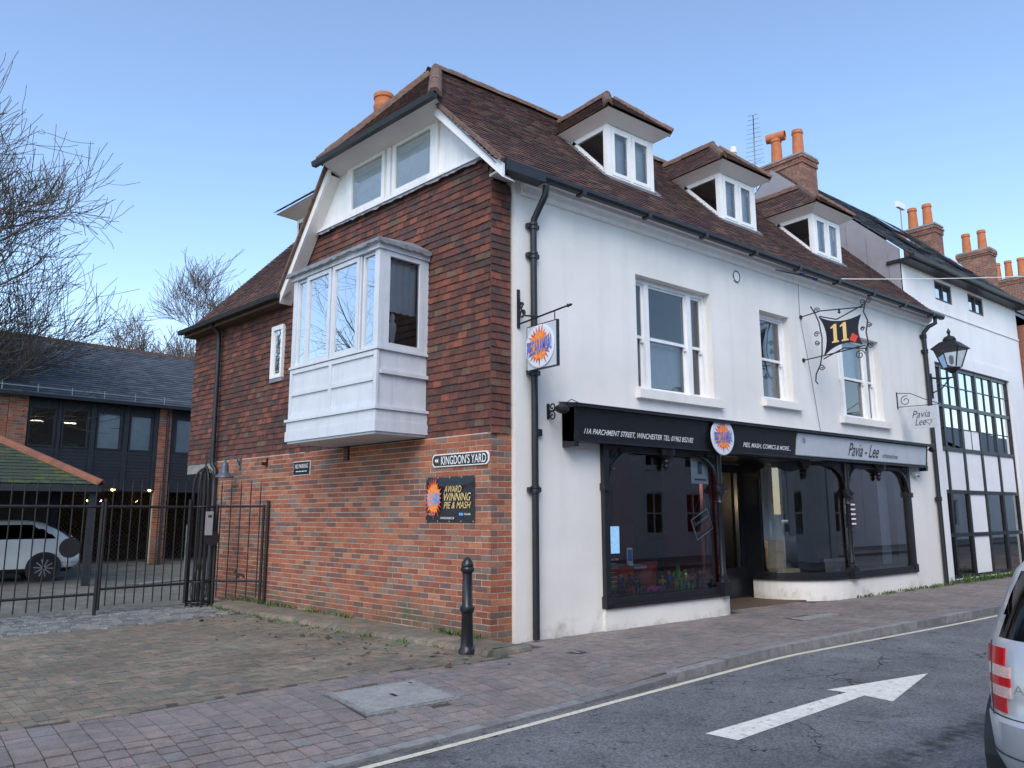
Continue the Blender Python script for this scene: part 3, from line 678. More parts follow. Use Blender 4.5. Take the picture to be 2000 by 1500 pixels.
f = MB(); k = .07; y0_, y1_ = -OB+.105, -.075
f.box(b1-.05, y0_, z0, b1+.006, y0_+k, z1).box(b1-.05, y1_-k, z0, b1+.006, y1_, z1).box(b1-.05, y0_+k, z0, b1+.006, y1_-k, z0+k).box(b1-.05, y0_+k, z1-k, b1+.006, y1_-k, z1); f.build('side_casement', M_['bay'], bay)
MB().quad((b1-.02, y0_+k, z0+k), (b1-.02, y1_-k, z0+k), (b1-.02, y1_-k, z1-k), (b1-.02, y0_+k, z1-k)).build('pane', M_['glass'], bay)
MB().quad((b0+.02, y0_, z0), (b0+.02, y1_, z0), (b0+.02, y1_, z1), (b0+.02, y0_, z1)).build('pane', M_['glass'], bay)
# pleated curtain behind the side light, statuette on the sill
m = MB()
for i in range(25):
    y = y0_+(y1_-y0_)*i/24; x = b1-.14+.018*math.sin(i*1.5)
    m.v += [(x, y, 4.28), (x, y, 5.05)]
    if i: m.f.append((2*i-2, 2*i, 2*i+1, 2*i-1))
m.build('curtain', M_['curtain'], bay, smooth=1)
MB().lathe([(.05,3.74),(.055,3.80),(.03,3.86),(.045,3.98),(.06,4.06),(.05,4.13),(.022,4.17),(.035,4.20),(.036,4.24),(.015,4.28)], 10, Matrix.Translation((b1-.2, -.45, 0))).build('statuette', M_['curtain'], bay, smooth=1)
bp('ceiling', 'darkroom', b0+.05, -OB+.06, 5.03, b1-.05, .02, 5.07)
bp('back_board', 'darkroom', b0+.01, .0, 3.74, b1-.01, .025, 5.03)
bp('head_fascia', 'bay', b0-.03, -OB-.03, 5.081, b1+.03, .02, 5.16); bp('head_moulding', 'white', b0-.06, -OB-.06, 5.161, b1+.06, .02, 5.20)
m = MB(); e = .09
A_, B_, C_, D_ = (b0-e,-OB-e,5.20), (b1+e,-OB-e,5.20), (b1+e,.0,5.20), (b0-e,.0,5.20); E_, F_ = (b0+.3,-.02,5.43), (b1-.3,-.02,5.43)
m.quad(A_, B_, F_, E_); m.quad(B_, C_, F_); m.quad(D_, A_, E_); m.build('lead_roof', M_['lead'], bay)
m = MB(); n = 40
for (p, q) in ((A_, B_), (B_, C_), (D_, A_)):
    p, q = Vector(p), Vector(q); n = int((q-p).length/.06); prev = None
    for i in range(n+1):
        c = p.lerp(q, i/n); o = Vector((R.uniform(-.008,.008), -.006, -.055+R.uniform(-.018,.018)))
        if prev: m.quad(prev[0], c, c+o, prev[1])
        prev = (c, c+o)
m.build('lead_drip', M_['lead'], bay)
# ---------------- main roof
EY, EZ, RY, RZ = -.28, 5.99, 2.56, 8.96
Vs = Vector((0, RY-EY, RZ-EZ)); VL = Vs.length; Vd = Vs/VL; Nf = Vector((0, -Vd.z, Vd.y)); XV = Vector((1,0,0))
def ysl(v): return EY+Vd.y*v
def xverge(y): return -.57-.124*(y+.05)
vhip = (7.28-EZ)/Vd.z; HIPX = xverge(ysl(vhip)); APX = .36
DORM = [2.44, 5.42, 8.62]; DW = 1.12; DY = .62
def main_iv(v):
    y = ysl(v); x0 = xverge(y) if v < vhip else HIPX+(APX-HIPX)*(v-vhip)/(VL-vhip)
    z = EZ+Vd.z*v; iv = [(x0, 12.16)]
    if DY-.0 < y and z < 8.0:
        for d in DORM: iv = [q for (a, b) in iv for q in ((a, min(b, d)), (max(a, d+DW), b)) if q[1]-q[0] > .03]
    return iv
rf = MB(); rf.quad((xverge(EY), EY, EZ-.03), (12.16, EY, EZ-.03), (12.16, RY, RZ-.03), (APX, RY, RZ-.03), (HIPX, ysl(vhip), 7.25))
RB = S(5.12, .23, 5.36)                # rear eave at the gable
rear = [Vector((APX, RY, RZ-.03)), Vector((12.16, RY, RZ-.03)), Vector((12.16, 5.25, 5.3)), Vector((RB.x, RB.y, 5.33)), Vector(S(3.76, .23, 7.26))]
rf.quad(*[tuple(p) for p in rear])
jp = [S(.80, .42, 7.24), S(3.76, .42, 7.24)]
rf.quad(tuple(jp[0]), tuple(jp[1]), (APX, RY, RZ-.03))
ROOF = rf.build('roof', M_['rooftile'], HB)
tl = Pieces(TILEV, BOXF)
slope_tiles(tl, Vector((0, EY, EZ)), XV, Vd, Nf, VL-.03, .1, .168, main_iv, .006)
# jerkinhead slope
jm = (jp[0]+jp[1])/2; ap = Vector((APX, RY, RZ)); Ud = (jp[0]-jp[1]).normalized(); Vj = (ap-jp[1]); hgt = (Vj-Ud*Vj.dot(Ud)); hl = hgt.length; Vj_ = hgt/hl; au = (ap-jp[1]).dot(Ud); wl = (jp[0]-jp[1]).length
slope_tiles(tl, jp[1], Ud, Vj_, Ud.cross(Vj_), hl, .1, .168, lambda v: [(au*v/hl, wl+(au-wl)*v/hl)], .006)
# rear slope is plain tiled too
Vr = Vector((0, -(5.25-RY), RZ-5.3)); vl = Vr.length; Vr /= vl
slope_tiles(tl, Vector((0, 5.25, 5.3)), -XV, Vr, Vector((0, Vr.z, -Vr.y)), vl, .1, .168, lambda v: [(-12.16, 1.6-.0*v if False else -( -1.15+.30*v))])
# wing roof: rises inwards from the side wall eave
wv = Vector((0, 1, 1.08)).normalized()     # side frame
wing = Pieces(TILEV, BOXF)
def MSd(v): return MS.to_3x3() @ v
slope_tiles(tl, MS @ Vector((0, -.22, 5.30)), MSd(XV), MSd(wv), MSd(Vector((0, -wv.z, wv.y))), 4.3, .1, .168, lambda v: [(-9.12, -5.2+.9*max(0, 0))], .006)
m = MB(); m.quad((-9.12,-.22,5.27),(-5.0,-.22,5.27),(-5.0,2.70,8.42),(-9.12,2.70,8.42)); m.quad((-9.12,2.70,8.42),(-5.0,2.70,8.42),(-5.0,5.6,5.27),(-9.12,5.6,5.27)); m.build('wing_roof', M_['rooftile'], HB, MS)
m = MB(); m.ext([(0.03,2.56),(5.4,2.56),(5.4,5.3),(2.70,8.3),(0.03,5.35)], -9.10, -9.0, lambda a, b, t: (t, a, b)); m.build('wing_end_wall', M_['interior'], HB, MS)
tl.emit('roof_tile', M_['rooftile'], ROOF, 0, 'roof_tiles')
# verge undercloak
m = MB()
for (a, b) in ((S(-.36,.255,5.95), S(1.02,.255,7.31)), (S(3.74,.255,7.31), S(5.2,.255,5.36))):
    m.bar(a, b, .06, .05)
m.build('verge_edge', M_['ridge'], HB)
# ridge and hip tiles
rg = Pieces(*(lambda q: (q.v, q.f))(MB().ext([(-.13,-.06),(-.11,.015),(-.06,.06),(0,.075),(.06,.06),(.11,.015),(.13,-.06),(0,.03)], 0, 1, lambda a, b, t: (t, a, b))))
def ridge_run(a, b, step=.31, wscale=1):
    a, b = Vector(a), Vector(b); L = (b-a).length; d = (b-a)/L; x = d; y = ZV.cross(x).normalized(); z = x.cross(y); n = int(L/step)
    for i in range(n): rg.add(basis(a+d*(i*step)+z*R.uniform(-.006,.01), x*(step*1.02), y*wscale+z*R.uniform(-.02,.02), z*(1+.06*(i % 2))))
ridge_run((APX-.05, RY, RZ+.02), (12.2, RY, RZ+.02)); ridge_run(jp[0]+ZV*.03, ap+ZV*.02, .2, .8); ridge_run(jp[1]+ZV*.03, ap+ZV*.02, .2, .8)
# ---------------- dormers
def main_z(y): return EZ+(y-EY)*Vd.z/Vd.y
dt = Pieces(TILEV, BOXF)
for di, dx in enumerate(DORM):
    x0, x1 = dx, dx+DW; zb, zt = 6.93, 7.86; ym = DY+(zt-main_z(DY))*Vd.y/Vd.z
    d = bx('dormer', M_['white'], HB, x0+.09, DY, zt-.05, x1-.09, DY+.08, zt)
    for a in (x0, x1-.09): bx('corner_post', M_['white'], d, a, DY-.005, zb, a+.09, DY+.09, zt)
    bx('bottom_rail', M_['white'], d, x0+.09, DY-.01, zb, x1-.09, DY+.08, zb+.05)
    bx('centre_post', M_['white'], d, x0+DW/2-.025, DY, zb+.05, x0+DW/2+.025, DY+.07, zt-.05)
    for a, b in ((x0+.10, x0+DW/2-.03), (x0+DW/2+.03, x1-.10)):
        k = .06; f = MB(); f.box(a, DY-.015, zb+.06, a+k, DY+.04, zt-.06).box(b-k, DY-.015, zb+.06, b, DY+.04, zt-.06).box(a+k, DY-.015, zb+.06, b-k, DY+.04, zb+.06+k).box(a+k, DY-.015, zt-.06-k, b-k, DY+.04, zt-.06); f.build('casement', M_['white'], d)
        MB().quad((a+k, DY+.01, zb+.06+k), (b-k, DY+.01, zb+.06+k), (b-k, DY+.01, zt-.06-k), (a+k, DY+.01, zt-.06-k)).build('pane', M_['glass'], d)
        bx('inner_blind', M_['curtain'], d, a, DY+.12, zb+.1, b, DY+.13, zt-.08)
    for xx, sg in ((x0, 1), (x1, -1)):   # glazed triangular cheeks
        a, b, c = Vector((xx+sg*.03, DY+.09, zb+.12)), Vector((xx+sg*.03, DY+.09, zt-.0)), Vector((xx+sg*.03, ym, zt-.0))
        fr = MB(); fr.bar(b-ZV*.04, c-ZV*.04, .06, .08); fr.bar(a+Vector((0,.02,.0)), c+Vector((0,-.05,-.03)), .06, .11); fr.build('cheek_frame', M_['white'], d)
        MB().quad(a, b, c).build('cheek_pane', M_['glass'], d)
        fl = MB(); fl.quad((xx-sg*.012, DY-.05, main_z(DY-.05)+.02), (xx-sg*.012, ym+.05, main_z(ym+.05)+.02), (xx-sg*.14, ym+.05, main_z(ym+.05)+.034), (xx-sg*.14, DY-.05, main_z(DY-.05)+.034)); fl.build('lead_soaker', M_['lead'], d)
    ap_ = MB(); yb = DY-.13; ap_.quad((x0-.05, DY-.012, zb+.0), (x1+.05, DY-.012, zb), (x1+.08, yb, main_z(yb)+.035), (x0-.08, yb, main_z(yb)+.035)); ap_.quad((x0-.05, DY-.011, zb), (x0-.05, DY-.011, zb+.03), (x1+.05, DY-.011, zb+.03), (x1+.05, DY-.011, zb)); ap_.build('lead_apron', M_['lead'], d)
    bx('back_panel', M_['interior'], d, x0+.03, 1.5, 7.3, x1-.03, 1.53, 7.86); bx('ceiling', M_['cream'], d, x0+.01, DY+.01, zt-.001, x1-.01, 1.9, zt+.02)
    # flared eaves boards
    o = .21; ze = 7.985; ye = DY-.25; xa, xb = x0-o, x1+o; yk = EY+(ze-EZ)*Vd.y/Vd.z
    e = MB(); e.quad((x0, DY-.01, zt), (x1, DY-.01, zt), (xb, ye, ze), (xa, ye, ze)); e.quad((x0, ym, zt), (x0, DY-.01, zt), (xa, ye, ze), (xa, yk, ze)); e.quad((x1, DY-.01, zt), (x1, ym, zt), (xb, yk, ze), (xb, ye, ze)); e.build('eaves_board', M_['cream'], d)
    # hipped roof
    xc = (x0+x1)/2; zr = 8.76; yp = 1.16; yr = EY+(zr-EZ)*Vd.y/Vd.z
    rm = MB(); rm.quad((xa, ye, ze+.01), (xb, ye, ze+.01), (xc, yp, zr)); rm.quad((xa, yk, ze+.01), (xa, ye, ze+.01), (xc, yp, zr), (xc, yr, zr)); rm.quad((xb, ye, ze+.01), (xb, yk, ze+.01), (xc, yr, zr), (xc, yp, zr)); rm.build('dormer_roof', M_['rooftile'], d)
    e1 = .04; v1 = Vector((0, yp-ye, zr-ze)); l1 = v1.length; v1 /= l1; hw = (xb-xa)/2
    slope_tiles(dt, Vector((xa, ye-e1, ze+.012)), XV, v1, Vector((0, -v1.z, v1.y)), l1, .095, .165, lambda v: [(hw*v/l1, 2*hw-hw*v/l1)], .005)
    for sx in (-1, 1):
        v2 = Vector((-sx*hw, 0, zr-ze)); l2 = v2.length; v2 /= l2; un = Vector((0, 1, 0)) if sx > 0 else Vector((0, -1, 0)); ox = xb if sx > 0 else xa
        n2 = un.cross(v2)
        def iv(v, l2=l2, sx=sx):
            t = v/l2; a = ye+(yp-ye)*t; b = yk+(yr-yk)*t; return [(a, b)] if sx > 0 else [(-b, -a)]
        slope_tiles(dt, Vector((ox, 0, ze+.012)), un, v2, n2 if n2.z > 0 else -n2, l2, .095, .165, iv, .005)
    ridge_run((xc, yp-.05, zr+.03), (xc, yr, zr+.03), .25, .75); ridge_run((xa, ye, ze+.04), (xc, yp, zr+.03), .2, .6); ridge_run((xb, ye, ze+.04), (xc, yp, zr+.03), .2, .6)
dt.emit('dormer_tile', M_['rooftile'], ROOF, 0, 'dormer_tiles')
# rear dormer above the wing eave (side frame)
rd = bx('rear_dormer', M_['cream'], HB, -6.62, .85, 6.3, -5.2, 2.2, 7.40, M=MS)
m = MB(); m.box(-6.57, .82, 6.5, -5.8, .86, 7.36); m.build('window_frame', M_['white'], rd); MB().quad((-6.49,.81,6.6),(-5.9,.81,6.6),(-5.9,.81,7.28),(-6.49,.81,7.28)).build('pane', M_['mirrorglass'], rd)
m = MB(); m.quad((-6.85,.5,7.48),(-5.0,.5,7.48),(-5.2,.85,7.38),(-6.62,.85,7.38)); m.quad((-6.85,2.4,7.48),(-6.85,.5,7.48),(-6.62,.85,7.38),(-6.62,2.2,7.38)); m.build('eaves_board', M_['cream'], rd)
rt_ = Pieces(TILEV, BOXF); v1 = Vector((0, .93, .8)).normalized()
slope_tiles(rt_, Vector((-6.88, .45, 7.49)), XV, v1, Vector((0, -v1.z, v1.y)), 1.1, .095, .165, lambda v: [(.75*v, 1.8)])
rt_.emit('roof_tile', M_['rooftile'], rd, 0, 'roof_tiles'); m = MB(); m.quad((-6.85,.5,7.485),(-5.0,.5,7.485),(-5.0,1.3,8.17),(-5.9,1.3,8.17)); m.quad((-6.85,2.4,7.485),(-6.85,.5,7.485),(-5.9,1.3,8.17),(-5.9,2.4,8.17)); m.build('dormer_roof', M_['rooftile'], rd)
rg.emit('ridge_tile', M_['ridge'], ROOF, 120, 'ridge_tiles')
# ---------------- gutters and downpipes
m = MB(); gx0, gx1 = -.42, 12.3
m.ext([(-.07,0),(-.065,-.05),(-.035,-.085),(.035,-.085),(.065,-.05),(.07,0),(.055,0),(.03,-.06),(-.03,-.06),(-.055,0)], gx0, gx1, lambda a, b, t: (t, EY-.03+a, EZ+.0+b)); gt_ = m.build('front_gutter', M_['gutter'], HB)
for k in range(9): bx('gutter_bracket', M_['gutter'], gt_, .9+k*1.35, EY-.105, EZ-.10, .97+k*1.35, EY+.04, EZ-.02)
bx('rainwater_box', M_['gutter'], HB, -.44, EY-.11, EZ-.13, .22, EY+.08, EZ+.015)
def pipe(name, pts, r, cols_, M=None):
    o = MB().tube(pts, r, 12).build(name, M_['gutter'], HB, M, smooth=40)
    for c in cols_: MB().lathe([(r*1.0,-.05),(r*1.35,-.045),(r*1.35,-.01),(r*1.2,0),(r*1.35,.015),(r*1.35,.045),(r,.05)], 12, Matrix.Translation(c)).build('pipe_collar', M_['gutter'], o); 
    for c in cols_: bx('pipe_lug', M_['gutter'], o, c[0]-r*2.2, c[1]-.005, c[2]-.03, c[0]+r*2.2, c[1]+.05, c[2]+.03)
    return o
pipe('downpipe', [(.30,EY-.02,EZ-.12),(.30,EY+.0,EZ-.25),(.29,-.19,5.62),(.27,-.08,5.45),(.27,-.065,5.3),(.27,-.065,.02)], .045, [(.27,-.065,5.36),(.27,-.065,4.95),(.27,-.065,3.36),(.27,-.065,1.85)])
pipe('downpipe', [(12.0,EY,EZ-.06),(12.0,EY,EZ-.2),(11.93,-.16,5.72),(11.86,-.07,5.58),(11.86,-.065,5.45),(11.86,-.065,-.02)], .045, [(11.86,-.065,5.5),(11.86,-.065,5.15),(11.86,-.065,1.85)])
m = MB(); m.ext([(-.06,0),(-.04,-.075),(.04,-.075),(.06,0)], -9.2, -5.16, lambda a, b, t: (t, -.30+a, 5.33+b)); m.build('side_gutter', M_['gutter'], HB, MS); m = MB(); m.ext([(-.06,0),(-.04,-.075),(.04,-.075),(.06,0)], -3.86, -.78, lambda a, b, t: (t, -.44+a, 7.26+b)); m.build('gable_gutter', M_['gutter'], HB, MS)
bx('gutter_fascia', M_['wood'], HB, -9.15, -.22, 5.20, -5.2, .02, 5.31, M=MS)
o = MB().tube([(-7.80,-.28,5.28),(-7.80,-.10,5.1),(-7.80,-.08,4.9),(-7.74,-.09,2.62),(-7.74,-.09,2.5),(-7.66,-.06,2.4),(-7.66,-.06,.02)], .045, 12).build('downpipe', M_['gutter'], HB, MS, smooth=40)
# chimney pot behind the ridge
MB().lathe([(.19,8.0),(.19,9.3),(.20,9.32),(.20,9.36),(.18,9.38),(.18,9.50),(.20,9.52),(.20,9.60),(.17,9.61),(.15,9.3)], 16, Matrix.Translation((.70, 5.0, .12))).build('chimney_pot', M_['pot'], HB, smooth=40)
# ================================================================ shopfronts (parts of the corner building)
def arc(cx, cy, rx, ry, a0, a1, n): return [(cx+rx*math.cos(math.radians(a0+(a1-a0)*i/n)), cy+ry*math.sin(math.radians(a0+(a1-a0)*i/n))) for i in range(n+1)]
LP = [(1.5, -.02), (4.06, -.02)]+arc(4.06, .38, .42, .40, -90, 0, 8)[1:]+[(4.48, 1.1)]
RP = [(6.55, 1.1)]+arc(7.95, 1.0, 1.40, 1.03, 180, 270, 14)+[(10.55, -.03)]
def offs(path, d):
    out = []
    for i, p in enumerate(path):
        a = Vector((*path[max(i-1, 0)], 0)); b = Vector((*path[min(i+1, len(path)-1)], 0)); t = (b-a).normalized(); out.append((p[0]+t.y*d, p[1]-t.x*d))
    return out
def ribbon(name, mt, parent, path, d0, d1, z0, z1, smooth=30):
    a = offs(path, d0); b = offs(path, d1); m = MB(); n = len(path)
    for i in range(n-1):
        for (p, q, r_, s_) in ((a[i]+(z0,), a[i+1]+(z0,), a[i+1]+(z1,), a[i]+(z1,)), (b[i+1]+(z0,), b[i]+(z0,), b[i]+(z1,), b[i+1]+(z1,)), (a[i]+(z1,), a[i+1]+(z1,), b[i+1]+(z1,), b[i]+(z1,)), (a[i]+(z0,), b[i]+(z0,), b[i+1]+(z0,), a[i+1]+(z0,))): m.quad(p, q, r_, s_)
    m.quad(a[0]+(z0,), a[0]+(z1,), b[0]+(z1,), b[0]+(z0,)); m.quad(a[-1]+(z0,), b[-1]+(z0,), b[-1]+(z1,), a[-1]+(z1,))
    return m.build(name, M_[mt], parent, smooth=smooth)
for nm, path, zs, x0, x1 in (('left', LP, .29, 1.5, 4.48), ('right', RP, .35, 6.55, 10.55)):
    ribbon('stall_riser', 'render', HB, path, .03, -.22, -.1, zs)
    sl_ = ribbon('shop_sill', 'black', HB, path, .07, -.14, zs, zs+.05); ribbon('sill_moulding', 'black', sl_, path, .045, -.10, zs+.051, zs+.13)
    m = MB(); g_ = offs(path, -.03)
    for i in range(len(g_)-1): m.quad(g_[i]+(zs+.13,), g_[i+1]+(zs+.13,), g_[i+1]+(2.5,), g_[i]+(2.5,))
    sg = m.build('shop_window', M_['shopglass' if nm == 'left' else 'shopglass2'], HB, smooth=1)
    ribbon('head_rail', 'black', sg, path, .03, -.09, 2.46, 2.52)
def column(x, y, z0, big=True):
    k = 1 if big else .8
    o = MB().lathe([(.075*k,z0),(.075*k,z0+.10),(.05*k,z0+.12),(.06*k,z0+.16),(.045*k,z0+.20),(.04*k,1.70),(.055*k,1.72),(.042*k,1.75),(.07*k,1.88),(.085*k,1.92),(.085*k,1.97),(.05*k,2.0),(.05*k,2.47)], 12, Matrix.Translation((x, y, 0))).build('shop_column', M_['black'], HB, smooth=40)
    for s in (-1, 1): MB().tube(spiral((x+s*.075, y-.06, 1.90), .045, .01, 0, 1.5*s, (1,0,0), (0,0,1), 14), .012, 6).build('scroll', M_['black'], o)
    bx('base_block', M_['black'], o, x-.085, y-.085, z0-.14, x+.085, y+.08, z0+.06)
column(4.06, -.06, .44); column(7.95, -.07, .49)
for x, z in ((1.5, .29), (10.45, .35)):
    p = bx('pilaster', M_['black'], HB, x, -.07, z, x+.10, .06, 2.5); bx('pilaster_base', M_['black'], p, x-.02, -.09, z, x+.12, .061, z+.16)
    bx('pilaster_capital', M_['black'], p, x-.02, -.10, 1.86, x+.12, .062, 1.96)
def arch(x0, x1, y, zs=1.96, zt=2.46, r=.48):
    m = MB(); n = 36; prev = None
    for i in range(n+1):
        x = x0+(x1-x0)*i/n; e = min(x-x0, x1-x); t = clamp(1-e/r); z = zs+(zt-.05-zs)*math.sqrt(max(0, 1-t*t)); c = (x, z)
        if prev: m.prism([(prev[0],y,prev[1]),(c[0],y,c[1]),(c[0],y,2.5),(prev[0],y,2.5)], [(prev[0],y+.04,prev[1]),(c[0],y+.04,c[1]),(c[0],y+.04,2.5),(prev[0],y+.04,2.5)])
        prev = c
    o = m.build('arched_head', M_['black'], HB)
    MB().tube([(x0+(x1-x0)*i/n, y-.01, zs+(zt-.05-zs)*math.sqrt(max(0, 1-clamp(1-min((x1-x0)*i/n, (x1-x0)*(1-i/n))/r)**2))) for i in range(n+1)], .018, 6).build('arch_bead', M_['black'], o)
    xm = (x0+x1)/2; MB().lathe([(.15,2.50),(.14,2.40),(.05,2.33),(.06,2.30),(.035,2.26),(.05,2.23),(.01,2.17)][::-1], 10, Matrix.Translation((xm, y+.0, 0))).build('pendant', M_['black'], o, smooth=40)
    for s, xx in ((1, x0), (-1, x1)):    # fretwork scrolls in the spandrels
        for q in ((.10, .10, .07), (.24, .05, .045), (.07, .28, .05)): MB().tube(spiral((xx+s*q[0], y-.012, 2.46-q[1]), q[2], .012, 1, 1.6, (1,0,0), (0,0,1), 16), .009, 5).build('fret_scroll', M_['black'], o)
arch(1.60, 4.02, -.06); arch(8.0, 10.45, -.06)
# fretted head over the bow (follows the curve)
m = MB(); bw_ = offs(RP[1:16], .02); n = len(bw_)
for i in range(n-1):
    t0, t1 = i/(n-1), (i+1)/(n-1); zf = lambda t: 1.98+.44*math.sqrt(max(0, 1-(clamp(1-t/.12) if t < .12 else clamp(1-(1-t)/.30))**2)) if t > .5 else 2.30+.12*math.sin(t*3.14*2.5)**2
    m.quad(bw_[i]+(zf(t0),), bw_[i+1]+(zf(t1),), bw_[i+1]+(2.5,), bw_[i]+(2.5,))
m.build('arched_head', M_['black'], HB, smooth=1)
MB().lathe([(.01,2.16),(.05,2.22),(.035,2.26),(.06,2.30),(.05,2.33),(.13,2.42),(.14,2.5)], 10, Matrix.Translation((7.0, .22, 0))).build('pendant', M_['black'], HB, smooth=40)
# fascia
def fascia(name, mt, x0, x1, z0, z1, y0, y1):
    m = MB(); m.prism([(x0,y0,z0),(x0,y1,z1),(x0,.02,z1),(x0,.02,z0)], [(x1,y0,z0),(x1,y1,z1),(x1,.02,z1),(x1,.02,z0)]); return m.build(name, M_[mt], HB)
fb = fascia('shop_fascia', 'black', .80, 11.05, 2.50, 2.93, -.22, -.27)
bx('fascia_cornice', M_['black'], fb, .76, -.36, 2.931, 11.1, .0, 2.975); m = MB(); m.quad((.74,-.38,2.976),(11.12,-.38,2.976),(11.12,-.001,3.03),(.74,-.001,3.03)); m.quad((.74,-.38,2.97),(11.12,-.38,2.97),(11.12,-.38,2.976),(.74,-.38,2.976)); m.build('lead_capping', M_['lead'], fb)
bx('fascia_bottom_bead', M_['black'], fb, .80, -.245, 2.485, 11.05, -.10, 2.515)
for x in (.80, 10.97): bx('fascia_end_bracket', M_['black'], fb, x, -.235, 2.42, x+.08, -.0, 2.929)
gsn = fascia('grey_name_board', 'greysign', 6.02, 10.92, 2.545, 2.915, -.252, -.297)
bx('board_edge', M_['grey'], gsn, 6.02, -.262, 2.53, 10.92, -.2, 2.545)
tilt = basis((0,0,0), XV, Vector((0,-.05,.43)).normalized(), Vector((0,-.43,-.05)).normalized())
def fas(key, name, x, z, y): put(key, name, HB, Matrix.Translation((x, y-(z-2.5)*.116, z)) @ tilt)
fas('addr', 'address_lettering', 2.11, 2.625, -.224); fas('pies', 'slogan_lettering', 5.18, 2.63, -.224)
fas('pavia', 'name_lettering', 8.3, 2.72, -.257); fas('onp', 'street_lettering', 9.35, 2.66, -.257); fas('elevenb', 'number_lettering', 6.2, 2.80, -.257)
# entrance recess
m = MB(); m.box(4.40, .9, -.1, 4.48, 1.3, 2.5); m.box(6.55, .9, -.1, 6.63, 1.3, 2.5); m.box(4.40, 1.3, -.1, 6.63, 1.36, .0); m.box(4.3, .03, 2.47, 6.9, 1.4, 2.53); m.build('entrance_lining', M_['black'], HB)
for x0, x1 in ((4.48, 5.48), (5.56, 6.55)):
    d = MB(); d.box(x0, 1.25, .0, x0+.1, 1.3, 2.45).box(x1-.1, 1.25, .0, x1, 1.3, 2.45).box(x0+.1, 1.25, 0, x1-.1, 1.3, .55).box(x0+.1, 1.25, 2.3, x1-.1, 1.3, 2.45); d = d.build('shop_door', M_['black'], HB)
    MB().quad((x0+.1,1.275,.55),(x1-.1,1.275,.55),(x1-.1,1.275,2.3),(x0+.1,1.275,2.3)).build('pane', M_['shopglass'], d); MB().tube([(x0+.14,1.2,1.0),(x0+.14,1.2,1.3)], .012, 6).build('handle', M_['grey'], d)
bx('door_post', M_['black'], HB, 5.48, 1.22, 0, 5.56, 1.34, 2.5); bx('shop_floor', M_['wood'], HB, .25, T, -.02, 12.1, 4.9, .012)
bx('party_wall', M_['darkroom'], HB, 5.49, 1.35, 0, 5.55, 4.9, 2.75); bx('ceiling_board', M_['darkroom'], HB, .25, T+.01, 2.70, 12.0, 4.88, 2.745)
# interior of the pie shop
bx('red_wall_panel', M_['reddark'], HB, 2.6, 3.0, .02, 5.4, 3.08, 2.7); bx('red_wall_panel', M_['reddark'], HB, 4.16, .40, .02, 4.24, 1.2, 2.4); bx('dark_wall_panel', M_['darkroom'], HB, .25, 3.0, .02, 2.6, 3.06, 2.7)
for i in range(3):
    p = bx('picture_frame', M_['grey'], HB, 2.75, 2.97, 1.0+i*.42, 3.02, 2.995, 1.34+i*.42); bx('picture', M_['curtain'] if i == 1 else M_['darkroom'], p, 2.78, 2.965, 1.03+i*.42, 2.99, 2.969, 1.31+i*.42)
ms = bx('menu_screen', M_['plastic'], HB, 1.63, .09, .98, 1.95, .12, 1.40); MB().quad((1.645,.088,1.0),(1.935,.088,1.0),(1.935,.088,1.37),(1.645,.088,1.37)).build('screen', M_['screen'], ms); put('opening', 'lettering', ms, face_front(1.79, .07, .92))
for i in range(5): bx('opening_hours_line', M_['textwhite'], ms, 1.70, .0695, .86-i*.06, 1.84+.03*(i % 2), .0705, .868-i*.06)
sb = bx('window_poster', M_['curtain'], HB, 3.50, .03, 2.0, 3.92, .034, 2.40); bx('poster_mark', M_['textdark'], sb, 3.66, .026, 2.15, 3.76, .029, 2.34); bx('poster_mark', M_['textdark'], sb, 3.57, .026, 2.05, 3.85, .029, 2.08)
st = bx('door_notice', M_['textwhite'], HB, 4.42, .20, 1.42, 4.445, .36, 1.75); bx('door_notice', M_['lightblue'], HB, 4.43, .20, 1.25, 4.445, .30, 1.36); bx('door_notice', mat('green_sticker', (.02,.4,.12), .5), HB, 4.43, .20, 1.10, 4.445, .30, 1.2)
MB().tube([(4.40,.16,1.8),(4.40,.16,2.45)], .012, 6).build('strip_lamp', M_['striplamp'], HB)
# hanging Awesome sign in the window
aw = thing('hanging_window_sign', 'tilted black sign hanging on a cord inside the pie shop window', 'sign', (3.80, .10, 1.38), 0)
Ma = Matrix.Rotation(math.radians(-24), 4, 'Y')
bx('board', M_['textwhite'], aw, -.22, -.006, -.17, .22, .006, .17, M=Ma); bx('board_face', M_['bannerblack'], aw, -.205, -.010, -.155, .205, -.0065, .155, M=Ma)
put('come', 'lettering', aw, Ma @ face_front(0, -.013, .07)); put('awe', 'lettering', aw, Ma @ face_front(0, -.013, -.06))
a, b = Ma @ Vector((-.2,0,.17)), Ma @ Vector((.2,0,.17)); MB().tube([a, (.03,0,.52), b], .003, 4).build('cord', M_['grey'], aw)
